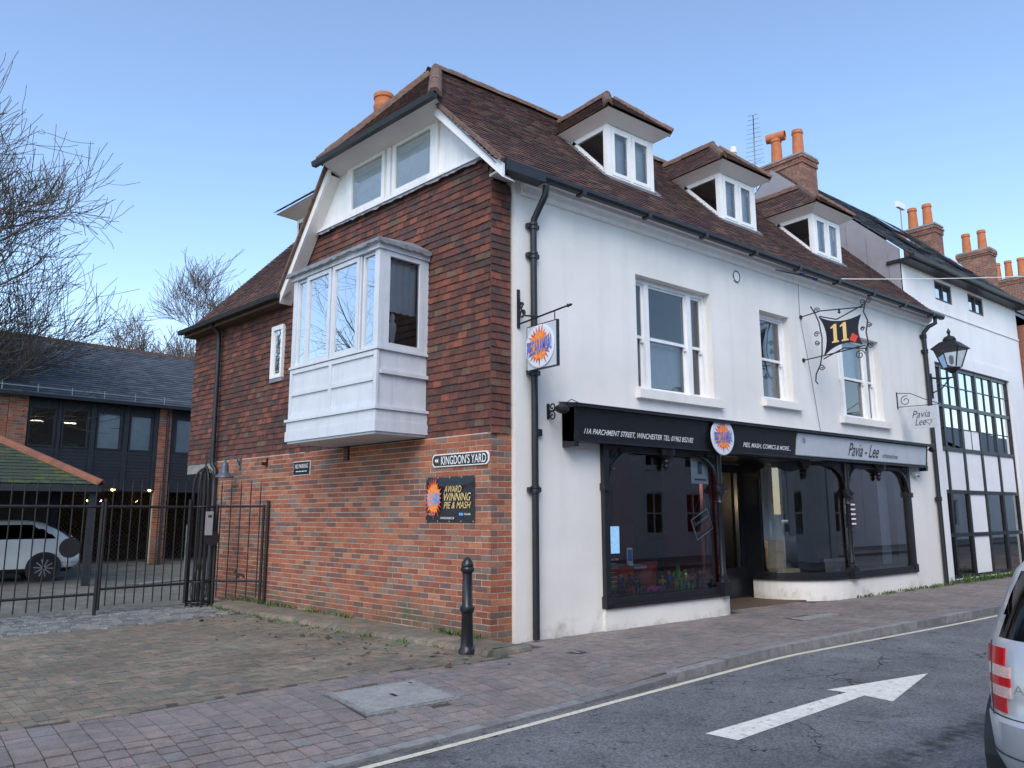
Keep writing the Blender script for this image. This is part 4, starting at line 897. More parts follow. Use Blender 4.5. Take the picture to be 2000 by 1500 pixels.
# tub chairs and table
def tub(x, y, rz, lab):
    c = thing('tub_chair', lab, 'chair', (x, y, .012), rz, 'red tub chairs in the pie shop')
    m = MB(); n = 18
    for i in range(n+1):
        a = math.radians(-200*i/n+10); r = .30; h = .78-.10*abs(i/n-.5)
        m.v += [(r*math.cos(a), r*math.sin(a), .40), (r*1.12*math.cos(a), r*1.12*math.sin(a), h), (r*.95*math.cos(a), r*.95*math.sin(a), h), (r*.85*math.cos(a), r*.85*math.sin(a), .40)]
        if i:
            q = 4*i
            for k in range(3): m.f.append((q-4+k, q+k, q+k+1, q-3+k))
    m.build('back', M_['redseat'], c, smooth=1); MB().lathe([(.27,.36),(.31,.38),(.31,.44),(.27,.47)], 16).build('seat', M_['redseat'], c, smooth=40)
    for k in range(4): a = math.pi/4+k*math.pi/2; MB().tube([(.2*math.cos(a),.2*math.sin(a),.37),(.26*math.cos(a),.26*math.sin(a),0)], .014, 6).build('leg', M_['grey'], c)
tub(2.45, .75, 0, 'red tub chair behind the toy figures in the shop window'); tub(3.6, 1.3, .5, 'red tub chair beside the red wall panel inside the shop'); tub(1.85, 1.3, -.4, 'red tub chair behind the menu screen inside the shop')
tb = thing('cafe_table', 'small pale cafe table with menu holder inside the shop window', 'table', (2.95, .95, .012))
MB().lathe([(.33,.70),(.34,.715),(.34,.73),(.33,.74)], 20).build('table_top', M_['curtain'], tb); MB().lathe([(.2,0),(.2,.02),(.03,.04),(.03,.70)], 12).build('pedestal', M_['grey'], tb)
mh = thing('menu_holder', 'small white framed menu holder standing on the cafe table', 'menu', (2.95, .85, .752)); bx('frame', M_['textwhite'], mh, -.06, -.008, .03, .06, .008, .27); bx('card', M_['blue'], mh, -.045, -.012, .07, .045, -.0085, .24); bx('foot', M_['textwhite'], mh, -.05, -.03, 0, .05, .03, .03)
# toy figures along the window sill: plain generic figures
tc = [mat('toy_'+n, c, .4, var=0) for n, c in dict(red=(.5,.03,.03), blue=(.03,.08,.45), green=(.10,.45,.04), yellow=(.65,.45,.03), black=(.02,.02,.025), purple=(.2,.03,.3), grey=(.25,.26,.28), teal=(.03,.3,.3), skin=(.6,.32,.2)).items()]
names = ['red', 'blue', 'green', 'yellow', 'black', 'purple', 'grey', 'teal']
q = random.Random(4)
def figure(x, y, h, ci, cj, pose):
    t = thing('toy_figure', '%s %s toy figure with %s legs on the shop window sill' % ('tall' if h > .225 else 'short', names[ci], names[cj]), 'toy', (x, y, .42), q.uniform(-.5, .5), 'toy figures along the shop window sill')
    a1, a2 = tc[ci], tc[cj]; k = h/.2
    lg = MB(); sp = .022*k
    for s in (-1, 1): lg.tube([(s*sp*1.3,0,0),(s*sp*1.2,-.004*k,.045*k),(s*sp*.8,0,.095*k)], [.012*k,.013*k,.017*k], 7)
    lg.build('legs', a2, t, smooth=1)
    bd = MB().tube([(0,0,.085*k),(0,0,.11*k),(0,0,.14*k),(0,0,.155*k)], [.024*k,.022*k,.033*k,.012*k], 8)
    for s in (-1, 1): bd.tube([(s*.03*k,0,.145*k),(s*.048*k,-.01*k,.115*k),(s*(.045+.02*pose)*k,-.03*k*pose,.08*k+.07*k*pose)], [.012*k,.011*k,.009*k], 6)
    bd.build('torso', a1, t, smooth=1); MB().lathe([(.003,.155*k),(.013*k,.16*k),(.019*k,.175*k),(.017*k,.19*k),(.006*k,.20*k)], 8).build('head', tc[8] if q.random() < .5 else a1, t, smooth=1)
for i in range(26):
    x = 1.78+i*.087+q.uniform(-.02,.02)
    if 2.42 < x < 2.78: continue
    figure(x, .10+q.uniform(-.03,.12), q.uniform(.15,.30), q.randrange(8), q.randrange(8), q.random())
figure(3.18, .10, .36, 2, 2, .8)
tcar = thing('toy_car', 'pink toy convertible car on the window sill', 'toy car', (2.60, .12, .42), .1)
m = MB(); m.ext([(-.17,.03),(.17,.03),(.18,.06),(.15,.085),(.05,.09),(.03,.10),(-.08,.10),(-.16,.09),(-.18,.06)], -.065, .065, lambda a, b, t: (a, t, b)); m.build('body', mat('toy_pink', (.75,.06,.35), .25, var=0), tcar)
for sx in (-.11, .11):
    for sy in (-.068, .068): MB().lathe([(.032,-.012),(.032,.012)], 12, Matrix.Translation((sx, sy, .032)) @ Matrix.Rotation(math.pi/2, 4, 'X')).build('wheel', M_['plastic'], tcar)
# interior of the second shop: pale drapes, chair, radiator, bench, lamps
bx('grey_wall_panel', M_['cladding'], HB, 6.8, 2.4, .02, 11.9, 2.46, 2.7)
curtain('drape', HB, 6.9, 8.6, 1.75, .1, 2.6, 'curtain', .05); curtain('drape', HB, 9.95, 10.4, .35, .5, 2.5, 'curtain', .02)
ch = thing('upholstered_chair', 'beige upholstered chair standing behind the curved shop window', 'chair', (7.75, 1.25, .012), -.25)
beige = mat('beige_fabric', (.42,.36,.27), .9)
bx('back', beige, ch, -.21, .16, .45, .21, .23, 1.0); bx('seat', beige, ch, -.22, -.22, .40, .22, .16, .47)
for sx in (-.19, .19):
    for sy in (-.19, .19): bx('leg', M_['wood'], ch, sx-.02, sy-.02, 0, sx+.02, sy+.02, .4)
rd_ = thing('radiator', 'white column radiator standing by the shop window', 'radiator', (8.45, .55, .012))
for i in range(9): MB().tube([(-.32+i*.08,0,.08),(-.32+i*.08,0,.62)], .028, 8).build('column', M_['white'], rd_)
bx('foot', M_['white'], rd_, -.34, -.04, 0, -.28, .04, .08); bx('foot', M_['white'], rd_, .28, -.04, 0, .34, .04, .08); bx('header', M_['white'], rd_, -.34, -.03, .60, .34, .03, .66)
bn = thing('display_bench', 'brown padded bench inside the shop window', 'bench', (9.6, .9, .012)); bx('seat', M_['wood'], bn, -.75, -.25, .62, .75, .25, .85)
for sx in (-.68, .68): bx('leg', M_['iron'], bn, sx-.03, -.22, 0, sx+.03, .22, .62)
pr = bx('red_window_notice', M_['redsplash'], HB, 8.12, .0, 1.25, 8.36, .003, 1.78)
for i in range(5): bx('notice_line', M_['textwhite'], pr, 8.15, -.003, 1.33+i*.09, 8.33, -.0005, 1.36+i*.09)
for i, (x, y, z) in enumerate(((6.95, 1.5, 1.75), (7.9, 2.0, 1.82), (7.3, 1.7, 1.0))):
    l = thing('spot_lamp', ['tiny warm pendant lamp just inside the left edge of curved glass', 'tiny warm pendant lamp hanging before the grey drapes', 'tiny low hung warm lamp beside the beige chair'][i], 'lamp', (x, y, z)); MB().lathe([(.004,0),(.016,.01),(.016,.03),(.004,.04)], 8).build('bulb', M_['shoplamp'], l); MB().tube([(0,0,.04),(0,0,.9 if z > 1.5 else 1.65)], .004, 5).build('flex', M_['plastic'], l)
bx('heart_sticker', M_['textwhite'], HB, 8.02, -.004, .62, 8.09, -.001, .92)
al = thing('alarm_box', 'white intruder alarm box under the end of grey name board', 'alarm box', (10.78, 0, 2.30)); m = MB(); m.ext([(0,.05),(.0,.27),(.20,.27),(.17,.03),(.08,0)], -.09, -.002, lambda a, b, t: (a, t, b)); m.build('cover', M_['white'], al); bx('lens', M_['plastic'], al, .08, -.094, .0, .17, -.01, .03)
# ================================================================ signs and fittings on the walls
def hang_frame(x): return basis((x, 0, 0), Vector((0,-1,0)), ZV, Vector((-1,0,0)))    # local x = outwards from the wall, y = up, z = towards -x
def tubes(lst, name, par, M, r=.012, mt='iron'):
    for p in lst: MB().tube(p, r, 6).build(name, M_[mt], par, M)
L2 = lambda pts: [Vector((a, b, 0)) for a, b in pts]
# pie shop hanging sign
H1 = thing('hanging_sign', 'square hanging sign with round pie shop logo on scrolled iron bracket', 'sign', (.05, 0, 0)); F0 = hang_frame(0)
bx('wall_plate', M_['iron'], H1, 0, 3.93, -.02, .02, 4.45, .02, M=F0)
tubes([L2([(.01,3.98),(.95,3.98+.05)]), L2([(.02,4.40),(.05,4.2),(.15,4.07),(.40,4.01)]), spiral((.09,4.10,0), .06, .02, 0, 1.2, (1,0,0), (0,1,0)), spiral((.07,4.22,0), .045, .015, 0, 1.2, (1,0,0), (0,1,0))], 'bracket', H1, F0, .012)
MB().lathe([(.0,0),(.025,.02),(.012,.04),(.02,.06),(.0,.11)], 8, F0 @ Matrix.Translation((.94,4.03,0)) @ Matrix.Rotation(math.pi/2, 4, 'Y')).build('finial', M_['iron'], H1)
for x in (.30, .72): tubes([L2([(x,3.99+x*.05),(x,3.90)])], 'hook', H1, F0, .008)
bx('board', M_['bannerblack'], H1, .20, 3.32, -.02, .78, 3.90, .02, M=F0); bx('board_face', M_['greysign'], H1, .215, 3.335, .0205, .765, 3.885, .023, M=F0)
MB().lathe([(.27,0),(.275,.012),(.26,.016)], 40, F0 @ Matrix.Translation((.47,3.61,.0235))).build('disc', M_['disc'], H1)
logo(H1, F0 @ Matrix.Translation((.47,3.62,.041)), 1.05)
# round sign on the fascia
H2 = thing('round_sign', 'round pale sign with splash logo fixed on the black fascia', 'sign', (3.87, -.30, 2.72)); Fr = basis((0,0,0), XV, ZV, Vector((0,-1,0)))
MB().lathe([(.285,0),(.29,.012),(.28,.02)], 44, Fr).build('disc', M_['disc'], H2); logo(H2, Fr @ Matrix.Translation((0,0,.021)), 1.0)
bx('stay', M_['iron'], H2, -.02, .0, -.05, .02, .12, .05)
# spot lamps on scroll brackets at both fascia ends
for x, lab in ((.55, 'black spotlight on scrolled bracket beside the left fascia end'), (11.2, 'black spotlight on scrolled bracket beside the right fascia end')):
    s_ = thing('fascia_spotlight', lab, 'spotlight', (x, 0, 2.88)); Fq = hang_frame(0)
    bx('wall_plate', M_['iron'], s_, 0, -.10, -.02, .02, .10, .02, M=Fq); tubes([spiral((.09,.05,0), .07, .015, 3.1, 1.4, (1,0,0), (0,1,0)), spiral((.09,-.07,0), .07, .015, 3.1, -1.4, (1,0,0), (0,1,0)), L2([(.02,0),(.30,.0)])], 'bracket', s_, Fq, .01)
    MB().lathe([(.035,-.08),(.06,-.02),(.06,.06),(.04,.10)], 10, Fq @ Matrix.Translation((.30,0,0)) @ Matrix.Rotation(.9, 4, 'Z')).build('lamp_head', M_['iron'], s_)
    MB().tube([Fq @ Vector(p) for p in ((.28,.05,0),(.30,.14,-.15),(.33,.10,-.25 if x < 1 else .2))], .006, 5).build('cable', M_['iron'], s_)
bx('junction_box', M_['black'], HB, .33, -.05, 2.54, .41, -.0, 2.63)
# ornate 11 sign
H3 = thing('ornate_hanging_sign', 'ornate black iron sign with gold number eleven and scrollwork', 'sign', (6.85, 0, 0))
sh = []
for a, b, sag in (((.36,5.10),(1.15,4.98),-.10), ((1.15,4.98),(1.15,4.44),.07), ((1.15,4.44),(.42,4.36),-.12), ((.42,4.36),(.36,5.10),.10)):
    a, b = Vector((*a,0)), Vector((*b,0)); n = Vector((-(b-a).y, (b-a).x, 0)).normalized()
    for i in range(9): t = i/9; sh.append(a.lerp(b, t)-n*(abs(sag)*4*t*(1-t)))
m = MB(); m.prism([p+Vector((0,0,-.012)) for p in sh], [p+Vector((0,0,.012)) for p in sh]); m.build('shield', M_['bannerblack'], H3, F0)
ONE = [(-.055,-.17),(.075,-.17),(.075,-.145),(.045,-.135),(.045,.17),(.005,.17),(-.07,.12),(-.07,.095),(-.02,.11),(-.02,-.135),(-.055,-.145)]
for sx, zz in ((-.09, .0135), (.09, .0135), (-.09, -.0165), (.09, -.0165)):
    m = MB(); m.ext([((a if zz > 0 else -a)+sx+.74, b+4.73) for a, b in ONE], zz, zz+.003, lambda a, b, t: (a, b, t)); m.build('number', M_['gold'], H3, F0)
m = MB(); m.ext([(.92,4.56),(1.02,4.50),(1.08,4.60),(.98,4.68)], .0135, .018, lambda a, b, t: (a, b, t)); m.build('book_emblem', M_['redsplash'], H3, F0)
tubes([L2([(.0,5.16),(.4,5.20),(1.22,5.10)]), L2([(.0,4.34),(.4,4.36),(1.18,4.42)]), L2([(.22,5.32),(.30,5.16),(.36,5.0),(.40,4.7),(.38,4.4),(.33,4.2),(.24,4.05),(.22,3.92),(.26,3.86)]), L2([(1.25,5.2),(1.20,5.02),(1.26,4.85),(1.22,4.65),(1.24,4.45),(1.18,4.32)]), L2([(.38,5.10),(.7,4.98),(1.20,5.14)]), L2([(.40,4.3),(.8,4.44),(1.2,4.36)])], 'iron_frame', H3, F0, .012)
for c, r, t in (((.33,5.22),.06,1.5), ((1.20,5.20),.06,-1.5), ((1.31,5.20),.055,1.5), ((.30,4.78),.055,1.5), ((.30,4.62),.05,-1.5), ((.36,4.16),.06,-1.5), ((1.08,4.27),.09,1.6), ((1.28,4.40),.055,1.5), ((1.28,4.78),.05,-1.5), ((1.16,4.72),.04,1.5)):
    MB().tube(spiral((*c,0), r, .012, 0, t, (1,0,0), (0,1,0), 18), .009, 5).build('scroll', M_['iron'], H3, F0)
for y in (5.16, 4.34): MB().lathe([(.04,0),(.04,.02),(.015,.03)], 10, F0 @ Matrix.Translation((0,y,0)) @ Matrix.Rotation(math.pi/2, 4, 'Y')).build('wall_rose', M_['iron'], H3)
MB().lathe([(.0,0),(.03,.03),(.012,.05),(.025,.07),(0,.11)], 8, F0 @ Matrix.Translation((.76,5.07,0)) @ Matrix.Rotation(-math.pi/2, 4, 'X')).build('finial', M_['iron'], H3)
# small grey hanging sign with heart
H4 = thing('hanging_sign', 'pale grey square hanging sign with cursive name and heart', 'sign', (10.42, 0, 0))
bx('wall_plate', M_['iron'], H4, 0, 3.72, -.015, .015, 4.08, .015, M=F0)
tubes([L2([(.01,3.76),(.84,3.74)]), L2([(.01,4.06),(.3,4.02),(.55,3.88),(.84,3.75)]), spiral((.18,3.88,0), .11, .03, 1.2, 1.3, (1,0,0), (0,1,0))], 'bracket', H4, F0, .008)
bx('board', M_['greysign'], H4, .20, 3.27, -.008, .77, 3.72, .008, M=F0); put('pavia1', 'lettering', H4, F0 @ Matrix.Translation((.47,3.57,.009))); put('pavia2', 'lettering', H4, F0 @ Matrix.Translation((.45,3.41,.009)))
MB().tube([F0 @ Vector((.62+.06*math.sin(t)**3*1.0, 3.40+.05*(math.cos(t)-.4*math.cos(2*t)), .011)) for t in [i*.2618 for i in range(25)]], .004, 5).build('heart_outline', M_['textdark'], H4)
# street-name plate, no-parking plate, banner (side frame)
def side_thing(name, label, cat, s, z): return thing(name, label, cat, tuple(S(s, 0, z)), math.atan2(-SD.y, -SD.x))
Fs = basis((0,0,0), XV, ZV, Vector((0,-1,0)))
kp = side_thing('street_name_plate', 'black street name plate with white lettering on the brick wall', 'sign', .67, 2.245)
def plate(w_, h, c): return [(-w_+c,-h),(w_-c,-h),(w_-c*.4,-h+c*.5),(w_,-h+c),(w_,h-c),(w_-c*.4,h-c*.5),(w_-c,h),(-w_+c,h),(-w_+c*.4,h-c*.5),(-w_,h-c),(-w_,-h+c),(-w_+c*.4,-h+c*.5)]
m = MB(); m.ext(plate(.545,.085,.04), -.018, .0, lambda a, b, t: (a, t, b)); m.build('plate_rim', M_['textwhite'], kp); m = MB(); m.ext(plate(.53,.07,.04), -.022, -.0185, lambda a, b, t: (a, t, b)); m.build('plate_face', M_['bannerblack'], kp)
put('yard', 'lettering', kp, Matrix.Translation((.07,-.0235,0)) @ Fs)
for dx in (0, .035): m = MB(); m.quad((-.49+dx,-.0235,0),(-.455+dx,-.0235,-.03),(-.455+dx,-.0235,.03)); m.build('arrow_mark', M_['textwhite'], kp)
npk = side_thing('no_parking_sign', 'small black no parking plate on the brick wall', 'sign', 4.57, 2.295)
bx('plate_rim', M_['textwhite'], npk, -.26, -.015, -.115, .26, 0, .115); bx('plate_face', M_['bannerblack'], npk, -.25, -.019, -.105, .25, -.0155, .105); put('nopark', 'lettering', npk, Matrix.Translation((0,-.0205,.035)) @ Fs); [bx('small_print_line', M_['textwhite'], npk, -.17+.09*i, -.0205, -.056, -.10+.09*i, -.0195, -.044) for i in range(4)]
bn = side_thing('banner', 'square black vinyl banner advertising award winning pies on brick wall', 'banner', .86, 1.735)
m = MB(); n = 16
for j in range(n+1):
    for i in range(n+1):
        x, z = -.48+.96*i/n, -.295+.59*j/n; u_, v_ = i/n, j/n
        y = -.014-.016*math.sin(math.pi*u_)*(math.exp(-((v_-.80-.12*abs(2*u_-1)**2)/.06)**2))-.012*math.exp(-((u_+ (1-v_)*.5-1.0)/.035)**2)*v_-.012*math.exp(-((1-u_+(1-v_)*.5-1.0)/.035)**2)*v_
        m.v.append((x, y, z+.012*math.sin(math.pi*u_)*(v_-.5)*-1))
for j in range(n):
    for i in range(n): q_ = j*(n+1)+i; m.f.append((q_, q_+1, q_+n+2, q_+n+1))
m.build('vinyl_sheet', M_['bannerblack'], bn, smooth=1)
logo(bn, Matrix.Translation((-.30,-.034,.02)) @ Fs @ Matrix.Diagonal((.85,1.15,1,1)), .95, 'logob')
for k, x, z in (('award', .08, .13), ('winning', .17, .03), ('piemash', .17, -.075)): put(k, 'lettering', bn, Matrix.Translation((x,-.036,z)) @ Fs)
put('www', 'lettering', bn, Matrix.Translation((-.03,-.03,-.24)) @ Fs); put('handle', 'lettering', bn, Matrix.Translation((-.34,-.03,-.19)) @ Fs); put('handle', 'lettering', bn, Matrix.Translation((.36,-.03,-.19)) @ Fs)
for x, mt in ((-.445, 'redsplash'), (.22, 'lightblue'), (.26, 'lightblue')): bx('social_icon', M_[mt], bn, x-.017, -.031, -.207, x+.017, -.029, -.173)
for i in range(5):
    for z in (-.28, .28): MB().lathe([(.009,0),(.009,.004)], 8, Matrix.Translation((-.46+.23*i,-.0175,z)) @ Matrix.Rotation(math.pi/2, 4, 'X')).build('eyelet', M_['alloy'], bn)
# swan-neck wall lamp by the gate
wl_ = side_thing('wall_lamp', 'grey bell shaped swan neck lamp on the brick wall by gate', 'lamp', 6.75, 2.45)
gl = mat('blue_grey_enamel', (.07,.09,.12), .4); bx('back_plate', gl, wl_, -.03, -.02, -.1, .03, 0, .12)
MB().tube([(0,-.02,0),(-.02,-.06,.10),(-.05,-.14,.15),(-.08,-.22,.13),(-.09,-.26,.05)], .014, 8).build('swan_neck', gl, wl_, smooth=1)
MB().lathe([(.17,-.24),(.16,-.21),(.09,-.16),(.075,-.12),(.07,-.03),(.055,.03),(.02,.05)], 18, Matrix.Translation((-.09,-.26,0)), False).build('bell_shade', gl, wl_, smooth=1)
cm = side_thing('security_camera', 'small dark camera under the tile-hung wall edge', 'camera', 5.75, 2.42); bx('housing', M_['iron'], cm, -.03, -.10, -.03, .03, -.02, .03); bx('mount', M_['iron'], cm, -.02, -.02, -.03, .02, .0, .1)
# street lantern on wall bracket
LN = thing('street_lantern', 'black Victorian style lantern on iron bracket at the end of white wall', 'street lamp', (12.10, -.50, 4.72))
def ring(r, z, n=4, rot=.785): return [(r*math.cos(rot+2*math.pi*i/n), r*math.sin(rot+2*math.pi*i/n), z) for i in range(n)]
m = MB(); m.lathe([(.05,-.10),(.13,-.03),(.17,.0),(.17,.02)], 12); m.build('base', M_['iron'], LN)
for a, b in zip(ring(.20,.02), ring(.36,.44)): MB().bar(a, b, .022).build('corner_bar', M_['iron'], LN)
for i in range(4):
    a, b = ring(.195,.03), ring(.355,.43); j = (i+1) % 4; MB().quad(a[i], a[j], b[j], b[i]).build('pane', glass('lantern_glass', 1.5, tint=(.85,.87,.88), gain=1.5) if i == 0 else bpy.data.materials['lantern_glass'], LN)
m = MB(); rr = [ring(.42,.43), ring(.42,.46), ring(.22,.60), ring(.12,.63)]
for a, b in zip(rr, rr[1:]):
    for i in range(4): m.quad(a[i], a[(i+1) % 4], b[(i+1) % 4], b[i])
m.quad(*rr[0][::-1]); m.build('hood', M_['iron'], LN); MB().lathe([(.13,.62),(.14,.66),(.10,.72),(.03,.75),(.025,.80),(.045,.83),(.03,.87),(.005,.92)], 12).build('finial', M_['iron'], LN, smooth=40)
MB().lathe([(.03,.10),(.05,.14),(.05,.26),(.02,.30)], 8).build('lamp_bulb', M_['curtain'], LN)
m = MB(); m.box(-.03,.45,-.62,.03,.50,-.05); m.build('wall_plate', M_['iron'], LN); MB().tube([(0,.47,-.15),(0,.2,-.2),(0,0,-.2),(0,0,-.08)], .022, 8).build('arm', M_['iron'], LN); MB().tube([(0,.47,-.5),(0,.25,-.42),(0,.08,-.22)], .014, 8).build('stay', M_['iron'], LN)
# overhead cable with insulators
cb = thing('overhead_cable', 'thin pale cable slung from the cornice across to the next houses', 'cable', (7.0, -.14, 5.93))
o = Vector((7.0, -.14, 5.93)); MB().tube([p-o for p in catenary((7.4,-.15,5.98), (27, -6, 9.5), .35, 20)], .008, 5).build('span_wire', M_['textwhite'], cb); MB().tube([p-o for p in catenary((5.9,-.14,5.86), (7.4,-.15,5.98), .01, 4)], .010, 5).build('tail_wire', M_['plastic'], cb)
for x in (6.75, 7.2): bx('insulator', M_['blue'], cb, x-7.0-.06, -.03, -.02, x-7.0+.06, .02, .05)
MB().tube([Vector((6.8,-.03,5.85))-o, Vector((6.8,-.02,5.16))-o, Vector((7.0,-.02,4.3))-o, Vector((7.25,-.02,3.05))-o], .004, 4).build('drop_wire', M_['plastic'], cb)
# ================================================================ bollard, gate, railings
BL = thing('bollard', 'black cast iron bollard at the corner of the brick wall', 'bollard', (-.882, -.218, pz(-.88,-.22)))
MB().lathe([(.115,0),(.115,.04),(.09,.07),(.085,.10),(.075,.44),(.085,.455),(.10,.47),(.10,.50),(.085,.515),(.072,.53),(.066,.88),(.09,.90),(.095,.93),(.08,.95),(.085,.97),(.075,1.0),(.045,1.04),(.015,1.06)], 20, Matrix.Diagonal((.84,.84,1,1))).build('post', M_['black'], BL, smooth=35)
def railing(g, x0, x1, zt, zb, top, bot, n, rail=.022):
    MB().tube([(x0,0,zt),(x1,0,zt)], rail, 8).build('top_rail', M_['iron'], g); MB().tube([(x0,0,zb),(x1,0,zb)], rail*.9, 8).build('bottom_rail', M_['iron'], g)
    for i in range(n):
        x = x0+(x1-x0)*(i+.5)/n; m = MB(); m.tube([(x,0,bot),(x,0,zt+.05),(x,0,top-.12),(x,0,top)], [.010,.010,.010,.001], 7); m.build('bar', M_['iron'], g)
# main gate leaves: one runs from the cage to the meeting stile, the other on out of the picture
GD = math.atan2(-.30, -2.2)
g1 = thing('iron_gate', 'black spiked iron gate leaf hinged at the caged post', 'gate', (-2.06, 6.33, 0), math.pi+.13)
railing(g1, .05, 1.36, 1.675, .40, 2.12, .14, 9)
for x in (.03, 1.39): MB().tube([(x,0,.08),(x,0,1.80)], .028, 8).build('stile', M_['iron'], g1)
MB().tube([(.02,-.05,.46),(.75,-.07,.43)], .022, 8).build('ram_body', M_['alloy'], g1); MB().tube([(.70,-.07,.43),(.98,-.05,.44)], .012, 8).build('ram_rod', M_['grey'], g1)
g2 = thing('iron_gate', 'black spiked iron gate leaf beside the parked white car', 'gate', (-3.46, 6.15, 0), math.pi+.13)
railing(g2, .04, 3.2, 1.675, .33, 2.10, .12, 19)
for x in (.02, 3.25): MB().tube([(x,0,.0 if x < 1 else .05),(x,0,1.75)], .028, 8).build('stile', M_['iron'], g2)
MB().lathe([(.15,-.012),(.15,.012)], 24, Matrix.Translation((.45,.03,1.05)) @ Matrix.Rotation(math.pi/2, 4, 'X')).build('round_plate', M_['iron'], g2)
# caged gate post
cg = thing('caged_gate_post', 'black iron cage shaped gate post with domed top and spike', 'gate post', (-1.86, 6.36, 0))
for i in range(8):
    a = 2*math.pi*i/8; c, s = math.cos(a)*.19, math.sin(a)*.19
    MB().tube([(c,s,0),(c,s,2.0),(c*.93,s*.93,2.14),(c*.7,s*.7,2.26),(c*.35,s*.35,2.33),(0,0,2.35)], .016, 6).build('cage_bar', M_['iron'], cg)
for z in (.08, .42, 1.68): MB().tube([(.19*math.cos(i*.3927), .19*math.sin(i*.3927), z) for i in range(17)], .016, 6).build('hoop', M_['iron'], cg)
MB().lathe([(.02,2.33),(.04,2.36),(.018,2.40),(.014,2.5),(.001,2.68)], 8).build('spike', M_['iron'], cg); MB().tube([(0,0,0),(0,0,2.34)], .03, 8).build('centre_post', M_['iron'], cg)
for i in range(6): a = i*1.05; MB().tube([(.02*math.cos(a),.02*math.sin(a),.75),(.14*math.cos(a),.14*math.sin(a),.3),(.09*math.cos(a),.09*math.sin(a),.02)], .008, 5).build('spray_bar', M_['iron'], cg)
kb_ = thing('keypad_box', 'slim grey gate entry keypad mounted on the caged post', 'keypad', (-1.82, 6.13, 1.20)); bx('case', M_['cladding'], kb_, -.055, -.03, 0, .055, .03, .40); bx('display', M_['plastic'], kb_, -.03, -.034, .30, .03, -.0305, .34); bx('back_bracket', M_['iron'], kb_, -.04, .03, .1, .04, .09, .3)
MB().lathe([(.13,-.012),(.13,.012)], 24, Matrix.Translation((.06,-.0,-.05)) @ Matrix.Rotation(math.pi/2, 4, 'X')).build('round_guard', M_['iron'], kb_)
# fixed panel to the wall
pa, pb = Vector((-1.66, 6.25, 0)), Vector((-1.04, 5.50, 0)); ang = math.atan2(pb.y-pa.y, pb.x-pa.x); Lp = (pb-pa).length
g3 = thing('railing_panel', 'short black spiked railing between caged post and brick wall', 'railing', tuple(pa), ang); railing(g3, -.02, Lp-.06, 1.69, .43, 2.14, .16, 5)
for x in (.0, Lp-.08, Lp): MB().tube([(x,0,0),(x,0,1.72 if x < Lp else 1.78)], .024 if x else .035, 8).build('post', M_['iron'], g3)
m = MB(); m.ext([(-.10,.06),(-.13,.10),(-.10,.15),(-.06,.09),(.05,.07),(.08,.0),(.05,.0),(.03,.04),(-.02,.04),(-.03,.0),(-.06,.0),(-.06,.05)], -.01, .01, lambda a, b, t: (a+.55, t-.05, b+.48)); m.build('latch_casting', M_['iron'], g3)
op = thing('gate_post', 'pale square steel post standing behind the gate', 'post', (-1.55, 8.2, 0)); bx('shaft', M_['grey'], op, -.04, -.04, 0, .04, .04, 1.35); bx('reader', M_['iron'], op, -.05, -.07, .80, .05, -.041, 1.0)
# ================================================================ yard building
YB = thing('yard_building', 'long black boarded building with brick piers and slate roof behind yard', 'building', (.9, 19.05, 0), math.atan2(-SN.y, -SN.x))
# local x = right along the front, y = away, z up
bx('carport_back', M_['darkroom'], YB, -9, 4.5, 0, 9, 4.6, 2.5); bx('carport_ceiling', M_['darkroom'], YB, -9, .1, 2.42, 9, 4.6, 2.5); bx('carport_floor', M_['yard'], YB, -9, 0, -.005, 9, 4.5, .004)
wins = [(-4.20,-3.48), (-3.32,-2.58), (-2.36,-1.62), (-1.40,-.68), (.02,.72), (.9,1.6)]
w_ = wallgrid(-9, 9, 2.25, 4.98, [(a, b, 3.52, 4.70) for a, b in wins], .0, .15).build('wall', M_['weather'], YB)
for i in range(12): bx('weatherboard', M_['weather'], YB, -4.25, -.02-.004*(i % 2), 2.27+i*.103, -.56, .0, 2.27+i*.103+.095)
for i in range(12): bx('weatherboard', M_['weather'], YB, -.14, -.02-.004*(i % 2), 2.27+i*.103, 4, .0, 2.27+i*.103+.095)
for a, b in wins:
    f = MB(); k = .05; f.box(a, -.03, 3.52, a+k, .1, 4.70).box(b-k, -.03, 3.52, b, .1, 4.70).box(a+k, -.03, 3.52, b-k, .1, 3.57).box(a+k, -.03, 4.65, b-k, .1, 4.70); fo = f.build('window', M_['weather'], YB)
    MB().quad((a+k,.04,3.57),(b-k,.04,3.57),(b-k,.04,4.65),(a+k,.04,4.65)).build('pane', M_['glass'], fo)
    if a > -2.5: bx('blind', M_['curtain'], fo, a+k, .08, 3.58, b-k, .09, 4.65)
    else: bx('ceiling_light', M_['led'], fo, a+.1, .9, 4.35, b-.1, .95, 4.38)
bx('room_back', M_['interior'], YB, -9, 2.5, 2.5, 9, 2.6, 4.98); bx('room_floor', M_['interior'], YB, -9, .16, 2.51, 9, 2.49, 2.55)
for a, b in ((-3.44,-3.36), (-2.54,-2.40), (-1.58,-1.44), (-.66,-.54)): bx('mullion_post', M_['weather'], YB, a, -.06, 2.3, b, .02, 4.95)
pb_ = Pieces(boxv(0,0,0,1,1,1), BOXF)
